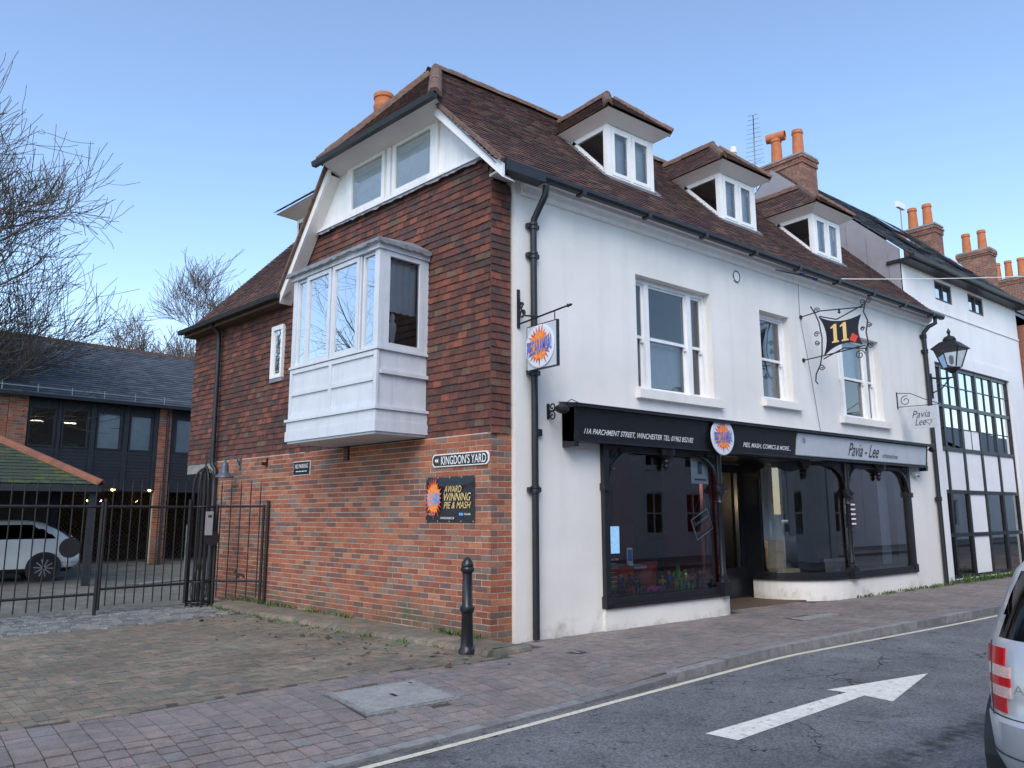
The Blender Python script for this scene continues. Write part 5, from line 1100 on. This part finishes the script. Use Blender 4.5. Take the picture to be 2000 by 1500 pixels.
for x0, x1, z0, z1 in ((-.52, -.14, 0, 4.95), (-4.74, -4.25, 2.3, 4.95), (-9, -4.75, 2.3, 4.95), (4, 4.4, 0, 4.95)):
    bx('brick_pier', M_['mortar'], YB, x0+.005, -.10, z0, x1-.005, .1, z1)
    for c in range(int((z1-z0)/.075)):
        x = x0-(.11 if c % 2 else 0)
        while x < x1:
            a, b = max(x, x0), min(x+.215, x1); x += .225
            if b-a > .03: pb_.add(basis((a, -.112, z0+c*.075), XV*(b-a), Vector((0,.1,0)), ZV*.065))
emit_local(pb_, 'brick', M_['brick'], YB, Matrix.Translation((.9,19.05,0)), 0)
bx('eaves_gutter', M_['gutter'], YB, -9, -.42, 4.93, 9, -.28, 5.03); bx('eaves_soffit', M_['weather'], YB, -9, -.30, 4.98, 9, .02, 5.0)
MB().tube([(-.33,-.3,4.95),(-.28,-.16,4.7),(-.28,-.16,.02)], .04, 8).build('downpipe', M_['gutter'], YB)
yr = Pieces(TILEV, BOXF); v1 = Vector((0, 4.6, 2.55)); l1 = v1.length; v1 /= l1
slope_tiles(yr, Vector((0,-.35,5.02)), XV, v1, Vector((0,-v1.z,v1.y)), l1, .19, .28, lambda v: [(-9, 9)])
emit_local(yr, 'slate', M_['slate'], YB, Matrix.Translation((.9,19.05,0)), 0)
m = MB(); m.quad((-9,-.35,5.0),(9,-.35,5.0),(9,4.25,7.55),(-9,4.25,7.55)); m.quad((-9,4.25,7.55),(9,4.25,7.55),(9,8.9,5.0),(-9,8.9,5.0)); m.build('roof', M_['slate'], YB); bx('ridge', M_['ridge'], YB, -9, 4.15, 7.52, 9, 4.35, 7.63)
for i in range(7):
    x = -5+i*.9; MB().bar((x,-.3,5.06),(x,-.3,5.30),.02).build('snow_guard_post', M_['alloy'], YB)
MB().bar((-9,-.3,5.22),(4,-.3,5.22),.012,.03).build('snow_guard_rail', M_['grey'], YB)
for x in (-1.75, -.65): 
    MB().lathe([(.14,2.33),(.13,2.37),(.03,2.42)], 12, Matrix.Translation((x,-.05,0))).build('lamp_shade', M_['iron'], YB); MB().lathe([(.02,2.27),(.06,2.30),(.06,2.33)], 10, Matrix.Translation((x,-.05,0))).build('lamp_bulb', M_['warm'], YB)
# perforated brick screen at the back of the undercroft
sc = Pieces(boxv(0,0,0,1,1,1), BOXF)
for c in range(28):
    for k in range(-40, 40):
        x = k*.15+(c % 2)*.075
        if -4.4 < x < 4: sc.add(basis((x, 3.2, c*.08), XV*.085, Vector((0,.08,0)), ZV*.075))
emit_local(sc, 'screen_brick', M_['wood'], YB, Matrix.Identity(4), 0)
bx('screen_back_panel', M_['darkroom'], YB, -4.5, 4.0, 0, 4, 4.1, 2.4)  # plain dark panel closing the space behind the brick screen
for x in (-1.3, -.9, .3): MB().lathe([(.02,2.0),(.05,2.03),(.05,2.06)], 8, Matrix.Translation((x,3.7,0))).build('lamp_bulb', M_['warm'], YB)
# ================================================================ mossy roofed carport
CP = thing('carport', 'open carport with mossy slate hipped roof and red hip tiles', 'carport', (-2.42, 12.0, 0))
cp = Pieces(TILEV, BOXF); tn = .56; v1 = Vector((0,1,tn)).normalized()
slope_tiles(cp, Vector((0,0,2.22)), XV, v1, Vector((0,-v1.z,v1.y)), 3.2, .16, .2, lambda v: [(-8, -v*v1.y)])
v2 = Vector((-1,0,tn)).normalized(); slope_tiles(cp, Vector((0,0,2.22)), Vector((0,1,0)), v2, Vector((v2.z,0,-v2.x)), 3.2, .16, .2, lambda v: [(v*v1.y, 5.5-v*v1.y)])
emit_local(cp, 'mossy_tile', M_['moss'], CP, Matrix.Translation((-2.42,12,0)), 0)
m = MB(); q = 2.75; m.quad((-8,0,2.2),(0,0,2.2),(-q,q,2.2+q*tn),(-8,q,2.2+q*tn)); m.quad((0,0,2.2),(0,5.5,2.2),(-q,q,2.2+q*tn)); m.quad((0,5.5,2.2),(-8,5.5,2.2),(-8,q,2.2+q*tn),(-q,q,2.2+q*tn)); m.build('roof', M_['moss'], CP)
hp = Pieces(rg.vs, rg.fs); a, b = Vector((0,0,2.26)), Vector((-q,q,2.26+q*tn)); d = (b-a).normalized(); y_ = ZV.cross(d).normalized()
for i in range(13): hp.add(basis(a+d*(i*.33), d*.34, y_*.9, d.cross(y_)*1.0))
emit_local(hp, 'hip_tile', M_['hiptile'], CP, Matrix.Identity(4))
bx('fascia', M_['weather'], CP, -8, -.02, 2.06, .0, .02, 2.2); bx('fascia', M_['weather'], CP, -.02, .02, 2.06, .02, 5.5, 2.2)
for x, y in ((-.15,.15), (-3.2,.15), (-6.3,.15), (-.15,5.3)): bx('post', M_['weather'], CP, x-.07, y-.07, 0, x+.07, y+.07, 2.1)
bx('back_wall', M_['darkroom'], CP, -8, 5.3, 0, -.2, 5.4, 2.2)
# ================================================================ cars
def car(name, label, loc, rz, paint, rings, W=.865):
    """body as a stack of horizontal rounded rings: z, rear x, front x, half width"""
    c = thing(name, label, 'car', loc, rz); N = 112; body, gls, val = MB(), MB(), MB(); lamp = {}
    def ring(r, e=0.):
        z, xr, xf, w = r; ex = 2/5.0 if z < .97 else 2/4.2; a = (xf-xr)/2+e; cx = (xf+xr)/2; w += e
        out = []
        for k in range(N):
            t = 2*math.pi*(k+.5)/N; cs, sn = math.cos(t), math.sin(t)
            out.append((cx+a*math.copysign(abs(cs)**ex, cs), w*math.copysign(abs(sn)**ex, sn), z, cs, sn))
        return out
    rs = [ring(r) for r in rings]
    vs_ = [p[:3] for r in rs for p in r]
    for m_ in (body, gls, val): m_.v = list(vs_)
    for i in range(len(rs)-1):
        zm = (rings[i][0]+rings[i+1][0])/2; w = (rings[i][3]+rings[i+1][3])/2; xr = (rings[i][1]+rings[i+1][1])/2; xf = (rings[i][2]+rings[i+1][2])/2
        for k in range(N):
            k2 = (k+1) % N; f = (i*N+k, i*N+k2, (i+1)*N+k2, (i+1)*N+k); x = sum(vs_[q][0] for q in f)/4; y = sum(vs_[q][1] for q in f)/4
            side = abs(y) > w*.90; rear = x < xr+.16 and abs(y) < w*.80; front = x > xf-.3 and abs(y) < w*.86
            if .98 < zm < rings[-4][0] and ((side and xr+.45 < x < xf-.35 and not 1.50 < x < 1.60) or rear or front): gls.f.append(f)
            elif zm < .30: val.f.append(f)
            else: body.f.append(f)
            if x < xr+.19 and abs(y) > W*.68 and .62 < zm < .95: lamp.setdefault((y > 0, i), []).append(k)
    body.f.append(tuple((len(rs)-1)*N+k for k in range(N))); val.f.append(tuple(range(N))[::-1])
    body.build('body', M_[paint], c, smooth=40); gls.build('windows', M_['carglass'], c, smooth=40); val.build('lower_valance', M_['plastic'], c, smooth=40)
    for sgn in (True, False):
        parent_ = None
        for (sg_, i), ks in sorted(lamp.items()):
            if sg_ != sgn: continue
            a, b = ring(rings[i], .008), ring(rings[i+1], .008); a0, b0 = rs[i], rs[i+1]; m = MB()
            for k in ks:
                k2 = (k+1) % N; m.quad(a[k][:3], a[k2][:3], b[k2][:3], b[k][:3])
            for k, d in ((min(ks), 0), (max(ks), 1)):
                q = (k+d) % N; m.quad(a0[q][:3], a[q][:3], b[q][:3], b0[q][:3])
            o = m.build('tail_lamp' if parent_ is None else 'lamp_segment', M_['clearlens' if i % 2 == 0 else 'redlens'], parent_ or c, smooth=40); parent_ = parent_ or o
    yl = rings[8][3]
    for zz, e in ((.605, .004), (.42, .004)):
        r_ = min(rings, key=lambda q: abs(q[0]-zz)); pts = [p[:3] for p in ring((zz, r_[1], r_[2], r_[3]), e)]; MB().tube([p for p in pts if p[0] < .6][0:], .004, 4, False).build('shut_line', M_['plastic'], c)
    for s in (-1, 1): MB().tube([(rings[k][1]-.003+.012*abs(1), s*W*.745, rings[k][0]) for k in range(5, 12)], .003, 4).build('shut_line', M_['plastic'], c)
    MB().tube([(rings[12][1]+.0, -.12, 1.08), (rings[11][1]-.01, .40, 1.02)], .012, 5).build('rear_wiper', M_['plastic'], c)
    bx('number_plate', M_['plate'], c, -.055, -.26, .44, -.02, .26, .55); bx('interior', M_['plastic'], c, .6, -.6, .4, 2.8, .6, .9)
    for s in (-1, 1): MB().tube([(2.75, s*W*.95, 1.0), (2.72, s*(W+.14), 1.05)], .05, 8).build('door_mirror', M_[paint], c, smooth=1)
    for x in (.80, 3.32):
        for s in (-1, 1):
            Mw = Matrix.Translation((x, s*(W-.075), .31)) @ Matrix.Rotation(math.pi/2, 4, 'X')
            MB().lathe([(.37,-.09),(.37,.083)] if s < 0 else [(.37,-.083),(.37,.09)], 28, Mw).build('wheel_arch', M_['plastic'], c)
            wo = MB().lathe([(.20,-.10),(.29,-.10),(.31,-.07),(.31,.07),(.29,.10),(.20,.10)], 28, Mw, False).build('wheel', M_['tyre'], c, smooth=30)
            MB().lathe([(.21,-s*.095),(.205,-s*.06),(.20,-s*.05)] if s > 0 else [(.20,.05),(.205,.06),(.21,.095)], 24, Mw, False).build('rim', M_['alloy'], wo); sp = MB()
            for k in range(10):
                a = k*math.pi/5; sp.bar(Mw @ Vector((.03*math.cos(a),.03*math.sin(a),-s*.092)), Mw @ Vector((.205*math.cos(a+.08),.205*math.sin(a+.08),-s*.088)), .03, .02)
            sp.build('spokes', M_['alloy'], wo); MB().lathe([(.195,-s*.085-.002),(.195,-s*.085+.002)], 24, Mw).build('brake_disc', M_['plastic'], wo)
    return c
M_['plate'] = mat('yellow_plate', (.6,.45,.05), .5)
ESTATE = [(.20,.16,4.02,.76),(.30,.04,4.16,.83),(.40,-.03,4.24,.855),(.58,-.04,4.25,.865),(.61,-.01,4.22,.862),(.625,.0,4.21,.862),(.70,.005,4.18,.865),(.755,.01,4.16,.866),(.80,.018,4.12,.866),(.855,.03,4.06,.864),(.945,.05,3.85,.855),(.985,.065,3.15,.845),(1.10,.11,2.95,.80),(1.22,.17,2.74,.755),(1.33,.25,2.54,.71),(1.40,.36,2.36,.655),(1.435,.52,2.15,.58),(1.45,.8,1.95,.42)]
HATCH = [(.20,.20,4.02,.76),(.30,.07,4.16,.83),(.40,-.02,4.24,.855),(.58,-.04,4.25,.865),(.61,-.015,4.22,.862),(.625,-.01,4.21,.862),(.70,-.005,4.18,.865),(.755,.0,4.16,.866),(.80,.01,4.12,.866),(.855,.03,4.06,.864),(.945,.07,3.85,.855),(.985,.10,3.15,.845),(1.10,.26,2.95,.80),(1.22,.46,2.74,.755),(1.32,.68,2.54,.71),(1.385,.90,2.36,.655),(1.42,1.12,2.15,.58),(1.435,1.4,1.95,.42)]
sc_ = car('silver_car', 'silver estate car with red tail lamps parked facing up the street', (-1.55, -6.50, -.1), 0, 'silver', ESTATE)
put('badge', 'badge_letter', sc_, basis((.012, .52, .76), Vector((0,-1,0)), ZV, Vector((-1,0,0))))
car('white_car', 'white hatchback parked nose-in under the carport', (-2.35, 14.85, 0), math.pi, 'whitecar', HATCH)
# ================================================================ neighbour with tall black window grid
N2 = thing('modern_house', 'tall white rendered house with black gridded window and slate roof', 'building', (12.16, .45, 0))
BW_ = (1.3, 6.05, .0, 5.2)
wallgrid(0, 7.2, -.1, 7.45, [BW_, (1.8,2.8,6.86,7.36), (3.82,4.82,6.88,7.38)], .0, .3).build('front_wall', M_['render2'], N2)
m = MB(); m.box(1.0,-.03,5.2,6.35,.0,5.5).box(6.05,-.03,-.1,6.35,.0,5.2).box(1.0,-.03,-.1,1.3,.0,5.2); m.build('window_surround', M_['render2'], N2); bx('string_course', M_['render2'], N2, 0, -.025, 6.52, 7.2, .0, 6.57)
bx('inner_shell', M_['interior'], N2, .01, 3.0, 0, 7.19, 3.1, 7.4); bx('inner_floor', M_['interior'], N2, .01, .31, 2.9, 7.19, 3.0, 3.0)
xs = [1.3, 1.74, 2.76, 3.85, 4.95, 6.05]; zs_ = [.0, 1.02, 2.05, 3.09, 4.16, 5.2]
gw = bx('window_grid', M_['black'], N2, 1.3, .05, .0, 6.05, .12, .08)
for x in xs: bx('mullion', M_['black'], gw, max(x-.05, 1.3), .04, .08, min(x+.05, 6.05), .14, 5.2)
for z in zs_[1:]: bx('transom', M_['black'], gw, 1.35, .045, min(z, 5.15)-.045, 6.0, .13, min(z, 5.15)+.045)
white = {(0,2),(1,2),(2,2),(3,2),(4,2),(2,1),(2,0)}; qx = random.Random(3)
for i in range(5):
    for j in range(5):
        a, b, c_, d_ = xs[i]+.05, xs[i+1]-.05, zs_[j]+.045, zs_[j+1]-.045
        if (i, j) in white: bx('white_panel', M_['render2'], gw, a, .075, c_, b, .10, d_)
        else:
            bx('pane', M_['mirrorglass'] if j > 2 else M_['glass'], gw, a, .085, c_, b, .09, d_)
            if j > 2:
                for t in ((a+b)/2,): bx('glazing_bar', M_['black'], gw, t-.015, .06, c_, t+.015, .084, d_)
                bx('glazing_bar', M_['black'], gw, a, .06, (c_+d_)/2-.012, b, .083, (c_+d_)/2+.012)
bx('white_panel', M_['render2'], gw, xs[2]+.06, .07, 3.14, xs[3]-.06, .084, 3.62)
for a, z in ((1.8, 6.86), (3.82, 6.88)):
    f = MB(); f.box(a, .02, z, a+.06, .12, z+.5).box(a+.94, .02, z, a+1, .12, z+.5).box(a+.06, .02, z, a+.94, .12, z+.06).box(a+.06, .02, z+.44, a+.94, .12, z+.5).box(a+.47, .02, z+.06, a+.53, .12, z+.44); fo = f.build('attic_window', M_['gutter'], N2); bx('pane', M_['mirrorglass'], fo, a+.06, .06, z+.06, a+.94, .065, z+.44)
bx('eaves', M_['gutter'], N2, -.05, -.28, 7.45, 7.3, .3, 7.53); m = MB(); m.ext([(-.07,0),(-.05,-.08),(.05,-.08),(.07,0)], -.1, 7.35, lambda a, b, t: (t, -.33+a, 7.57+b)); m.build('gutter', M_['gutter'], N2)
m = MB(); m.quad((-.0,-.30,7.54),(7.3,-.30,7.54),(7.3,3.25,11.05),(-.0,3.25,11.05)); m.quad((0,3.25,11.05),(7.3,3.25,11.05),(7.3,6.8,7.5),(0,6.8,7.5)); m.build('roof', M_['slate'], N2)
ns = Pieces(TILEV, BOXF); v1 = Vector((0,3.55,3.51)); l1 = v1.length; v1 /= l1; slope_tiles(ns, Vector((0,-.32,7.55)), XV, v1, Vector((0,-v1.z,v1.y)), l1, .2, .28, lambda v: [(.0, 7.3)]); emit_local(ns, 'slate', M_['slate'], N2, Matrix.Identity(4), 0)
m = MB(); m.ext([(.0,5.5),(0,7.80),(3.25,11.0),(6.6,7.65),(6.6,5.5)], -.01, .05, lambda a, b, t: (t, a, b)); m.build('side_cladding', M_['cladding'], N2)
for i in range(6): bx('cladding_seam', M_['grey'], N2, -.018, .25+i*.5, 6.2, -.011, .262+i*.5, 7.75+i*.5)
for x, v in ((1.9,1.0), (4.6,1.0), (3.2, 2.6)):
    o = Vector((0,-.32,7.55))+v1*v+Vector((0,-v1.z,v1.y))*.05; MM = basis(o+XV*x, XV, v1, Vector((0,-v1.z,v1.y))); r_ = bx('rooflight', M_['gutter'], N2, 0, 0, 0, .7, .9, .06, M=MM); bx('pane', M_['mirrorglass'], r_, .07, .07, .061, .63, .83, .064)
# brick chimney stack on the party wall, with pots and cowl
def stack(name, label, x0, x1, y0, y1, z0, z1, pots, brick='chimbrick', ph=.75):
    c = thing(name, label, 'chimney', (x0, y0, z0)); bx('stack', M_['mortar'], c, .006, .006, 0, x1-x0-.006, y1-y0-.006, z1-z0-.01)
    pc_ = Pieces(boxv(0,0,0,1,1,1), BOXF); wx, wy = x1-x0, y1-y0; hh = z1-z0
    for k in range(int(hh/.075)):
        e = 0 if k*.075 < hh-.30 else (.03 if k*.075 < hh-.16 else .055)
        for (o, d, nrm, Lw) in (((-e,-e), XV, Vector((0,1,0)), wx+2*e), ((-e,wy+e), Vector((0,-1,0)), XV, wy+2*e-.0905)):
            x = -.11 if k % 2 else 0
            while x < Lw:
                a, b = max(x, 0), min(x+.215, Lw); x += .225
                if b-a > .03: pc_.add(basis(Vector((o[0], o[1], k*.075))+d*a, d*(b-a), nrm*.09, ZV*.066))
    emit_local(pc_, 'brick', M_[brick], c, Matrix.Translation((x0,y0,z0)), 60)
    bx('flaunching', M_['concrete'], c, -.04, -.04, hh-.005, wx+.04, wy+.04, hh+.05)
    for i, (px, py, cowl) in enumerate(pots):
        p = MB().lathe([(.17,0),(.16,.05),(.135,ph-.12),(.155,ph-.10),(.155,ph-.05),(.14,ph-.03),(.145,ph),(.11,ph),(.10,ph-.2)], 18, Matrix.Translation((px,py,hh+.04))).build('chimney_pot', M_['pot'], c, smooth=40)
        if cowl: MB().lathe([(.13,-.26),(.14,-.05),(.14,.26)], 14, Matrix.Translation((px,py,hh+ph+.10)) @ Matrix.Rotation(math.pi/2, 4, 'X') @ Matrix.Rotation(.3, 4, 'Y'), False).build('cowl', M_['pot'], c, smooth=1)
    return c
stack('chimney_stack', 'weathered brick chimney with two tall terracotta pots beside the third dormer', 12.18, 12.92, 2.78, 4.05, 8.2, 11.15, [(.36,.95,True),(.38,.30,False)], ph=.85)
# ================================================================ terrace further up the street
def house(name, label, x0, x1, y0, y1, ze, zr, wallm, wins_, roofm='slate', face=-1):
    h = thing(name, label, 'building', (x0, y0, 0)); w_ = x1-x0; dp = y1-y0; fy = 0 if face < 0 else dp
    holes = [(a, a+1.0, z, z+1.5) for a, z in wins_]
    Mf = Matrix.Identity(4) if face < 0 else basis((w_, dp, 0), -XV, Vector((0,-1,0)), ZV)
    wallgrid(0, w_, -.1, ze, holes, 0, .25).build('front_wall', M_[wallm], h, Mf)
    m = MB(); e0, e1 = (.26, dp) if face < 0 else (0, dp-.26); m.quad((0,e0,-.1),(0,e1,-.1),(0,e1,ze),(0,dp/2,zr-.05),(0,e0,ze)); m.quad((w_,e0,-.1),(w_,e1,-.1),(w_,e1,ze),(w_,dp/2,zr-.05),(w_,e0,ze)); yb = dp if face < 0 else 0; m.quad((0,yb,-.1),(w_,yb,-.1),(w_,yb,ze),(0,yb,ze)); m.build('rear_walls', M_[wallm], h)
    bx('room', M_['darkroom'], h, .1, .9, 0, w_-.1, 1.0, ze, M=Mf)
    for a, z in wins_:
        f = MB(); f.box(a, .08, z, a+.07, .18, z+1.5).box(a+.93, .08, z, a+1, .18, z+1.5).box(a+.07, .08, z, a+.93, .18, z+.07).box(a+.07, .08, z+1.43, a+.93, .18, z+1.5).box(a+.07, .08, z+.72, a+.93, .17, z+.78).box(a+.48, .09, z+.07, a+.52, .16, z+1.43); fo = f.build('window', M_['white'], h, Mf); MB().quad((a+.07,.13,z+.07),(a+.93,.13,z+.07),(a+.93,.13,z+1.43),(a+.07,.13,z+1.43)).build('pane', M_['glass'], fo); bx('sill', M_['render2'], fo, a-.08, -.06, z-.1, a+1.08, .07, z)
    m = MB(); o = .3; m.quad((-.0,-o,ze-.05),(w_,-o,ze-.05),(w_,dp/2,zr),(0,dp/2,zr)); m.quad((0,dp/2,zr),(w_,dp/2,zr),(w_,dp+o,ze-.05),(0,dp+o,ze-.05)); m.build('roof', M_[roofm], h); bx('gutter', M_['gutter'], h, 0, -o-.08, ze-.12, w_, -o, ze-.03); bx('cornice', M_['render2'], h, .01, -.16, ze-.3, w_-.01, -.001, ze-.1)
    return h
M_['housebrick'] = mat('terrace_brick', (.27,.115,.075), .9, var=.25, vscale=9, bump=.4, bscale=30)
house('terrace_house', 'red brick house with white sash windows beyond the modern house', 19.45, 25, .3, 8, 7.0, 10.2, 'housebrick', [(.5,4.6),(2.3,4.6),(4.1,4.6),(.5,1.2),(4.1,1.2)])
house('terrace_house', 'further brick house with grey roof and chimneys up the street', 25.02, 31, .1, 8, 6.9, 10.2, 'housebrick', [(.8,4.2),(2.6,4.2),(4.4,4.2)])
house('terrace_house', 'last brick house in view at the end of terrace', 31.02, 42, -.8, 8, 6.8, 9.4, 'housebrick', [(1,4.2),(4,4.2)])
lab = ['sunlit brick chimney with two orange pots and aerial beyond the slate roof', 'sunlit chimney with narrow cowled pot further along the terrace', 'row of sunlit orange pots on the furthest chimney']
stack('chimney_stack', lab[0], 20.0, 20.6, 2.7, 3.75, 9.0, 11.0, [(.3,.78,False),(.3,.30,False)], ph=.8); stack('chimney_stack', lab[1], 25.0, 25.6, 2.85, 3.95, 8.6, 11.3, [(.3,.85,False),(.3,.30,False)], ph=.8); stack('chimney_stack', lab[2], 31.0, 31.7, 3.0, 5.0, 8.4, 11.6, [(.35,.3,False),(.35,.8,False),(.35,1.3,False),(.35,1.75,False)], ph=.85)
# aerials and flue
ae = thing('tv_aerial', 'thin rooftop television aerial on a mast behind the second dormer', 'aerial', (11.7, 3.9, 9.0)); MB().tube([(0,0,0),(0,0,2.9)], .018, 6).build('mast', M_['grey'], ae)
a, b = Vector((-.35,-.25,3.35)), Vector((.55,.35,2.35)); MB().tube([a, b], .012, 5).build('boom', M_['iron'], ae)
for i in range(12): p = a.lerp(b, i/11.5); d = Vector((.5,-.75,.1)).normalized()*(.14+.012*i); MB().tube([p-d, p+d], .005, 4).build('element', M_['iron'], ae)
for z in (.12, -.12): MB().tube([b+Vector((.02,-.2,z)), b+Vector((.02,.2,z))], .005, 4).build('reflector', M_['iron'], ae)
MB().tube([(0,0,2.6), a.lerp(b,.5)], .01, 5).build('clamp', M_['iron'], ae)
fl = thing('flue_pipe', 'short pale flue pipe behind the second dormer roof', 'flue', (10.85, 4.0, 9.0)); MB().tube([(0,0,0),(0,0,2.2)], .07, 12).build('pipe', M_['cream'], fl); MB().lathe([(.09,2.2),(.10,2.22),(.10,2.36),(.08,2.38)], 12).build('cap', M_['cream'], fl)
dsh = thing('tv_aerial', 'small flat aerial on a pole beside the sunlit chimney', 'aerial', (19.7, 3.6, 10.0)); MB().tube([(0,0,0),(0,0,1.9)], .02, 6).build('mast', M_['grey'], dsh); bx('panel', M_['white'], dsh, -.25, -.05, 1.75, .25, .05, 1.95)
# ================================================================ opposite side of the street (seen only in reflections; most walls made pale to brighten them)
for i, (x0, x1, wm, zz) in enumerate(((-16,-8.5,'housebrick',5.0), (-8.45,-1,'render2',5.0), (-.95,6,'render2',5.0), (6.05,13,'render2',5.2), (13.05,21,'render2',5.0), (21.05,30,'render2',5.2), (30.05,44,'render2',5.2), (44.05,58,'render2',5.4), (58.05,76,'housebrick',5.2), (76.05,98,'housebrick',5.4))):
    house('opposite_house', ['brick house across the street at the western end', 'white rendered house across the street facing the yard entrance', 'pale rendered house across the street facing the pie shop', 'pale house across the street facing the grey name board', 'white rendered house across the street facing the modern house', 'pale rendered house across the street facing the terrace', 'long pale house further east across the street', 'white rendered house further east across the street', 'long brick house far up the opposite side', 'last brick house up the opposite side'][i], x0, x1, -17.5, -11, zz, zz+2.0, wm, [(.8,.8),(3,.8),(5.2,.8),(.8,3.2),(3,3.2),(5.2,3.2)], 'slate', 1)
# ================================================================ bare trees
def tree(name, label, loc, h, spread, seed, levels, mt, lean=(0,0), r0=.22, twigs=5, upc=.25, first=.28, minr=.004):
    t = thing(name, label, 'tree', loc); q = random.Random(seed); tr_ = MB(); br = MB()
    def grow(p, d, L, r, lv, m):
        n = 5; pts = [p]; rs = [r]; c = p
        for i in range(n):
            d = (d+Vector((q.gauss(0,.13), q.gauss(0,.13), q.gauss(0,.08)+upc*.12*(lv > 0)))).normalized(); c = c+d*(L/n); pts.append(c); rs.append(max(r*(1-.55*(i+1)/n), minr))
        m.tube(pts, rs, 7 if lv == 0 else (5 if lv < 3 else 3), False)
        if lv >= levels: return
        k = (7 if lv == 0 else twigs)
        for j in range(k):
            t_ = q.uniform(first if lv == 0 else .22, 1.0); i = min(int(t_*n), n-1); b = pts[i].lerp(pts[i+1], t_*n-i)
            ax = d.orthogonal().normalized(); ax.rotate(Matrix.Rotation(q.uniform(0, 6.28), 3, d)); an = math.radians(q.uniform(28, 62) if lv else q.uniform(45, 78))
            nd = (d*math.cos(an)+ax*math.sin(an)); nd.z += .10
            grow(b, nd.normalized(), L*q.uniform(.50, .78)*(spread if lv == 0 else 1), rs[i]*q.uniform(.45, .65), lv+1, br)
    grow(Vector((0,0,-.1)), Vector((*lean, 1)).normalized(), h, r0, 0, tr_)
    tr_.build('trunk', M_[mt], t, smooth=1); br.build('crown', M_[mt], t, smooth=1)
tree('bare_tree', 'large bare winter tree spreading over the dark slate roof', (-6.5, 16.2, 0), 7.7, .88, 21, 4, 'bark', (.06,.0), .26, 10, .5, .30, .008)
tree('bare_tree', 'wide bare tree standing west of the gate', (-13.5, 15.5, 0), 9.0, .85, 33, 4, 'bark', (0,0), .24, 6, .5, .3)
tree('bare_tree', 'smaller bare tree rising behind the end of tiled wall', (4.6, 34, 0), 9.2, .5, 5, 4, 'bark2', (0,0), .16, 8, .7, .4, .011)
tree('bare_tree', 'slender bare tree behind the yard building roof', (7.4, 35, 0), 12, .42, 9, 4, 'bark2', (0,0), .16, 8, .8, .4, .011)
tree('bare_tree', 'bare tree standing further off behind the yard', (-15, 40, 0), 9, .7, 13, 3, 'bark', (0,0), .22, 6, .5, .35)
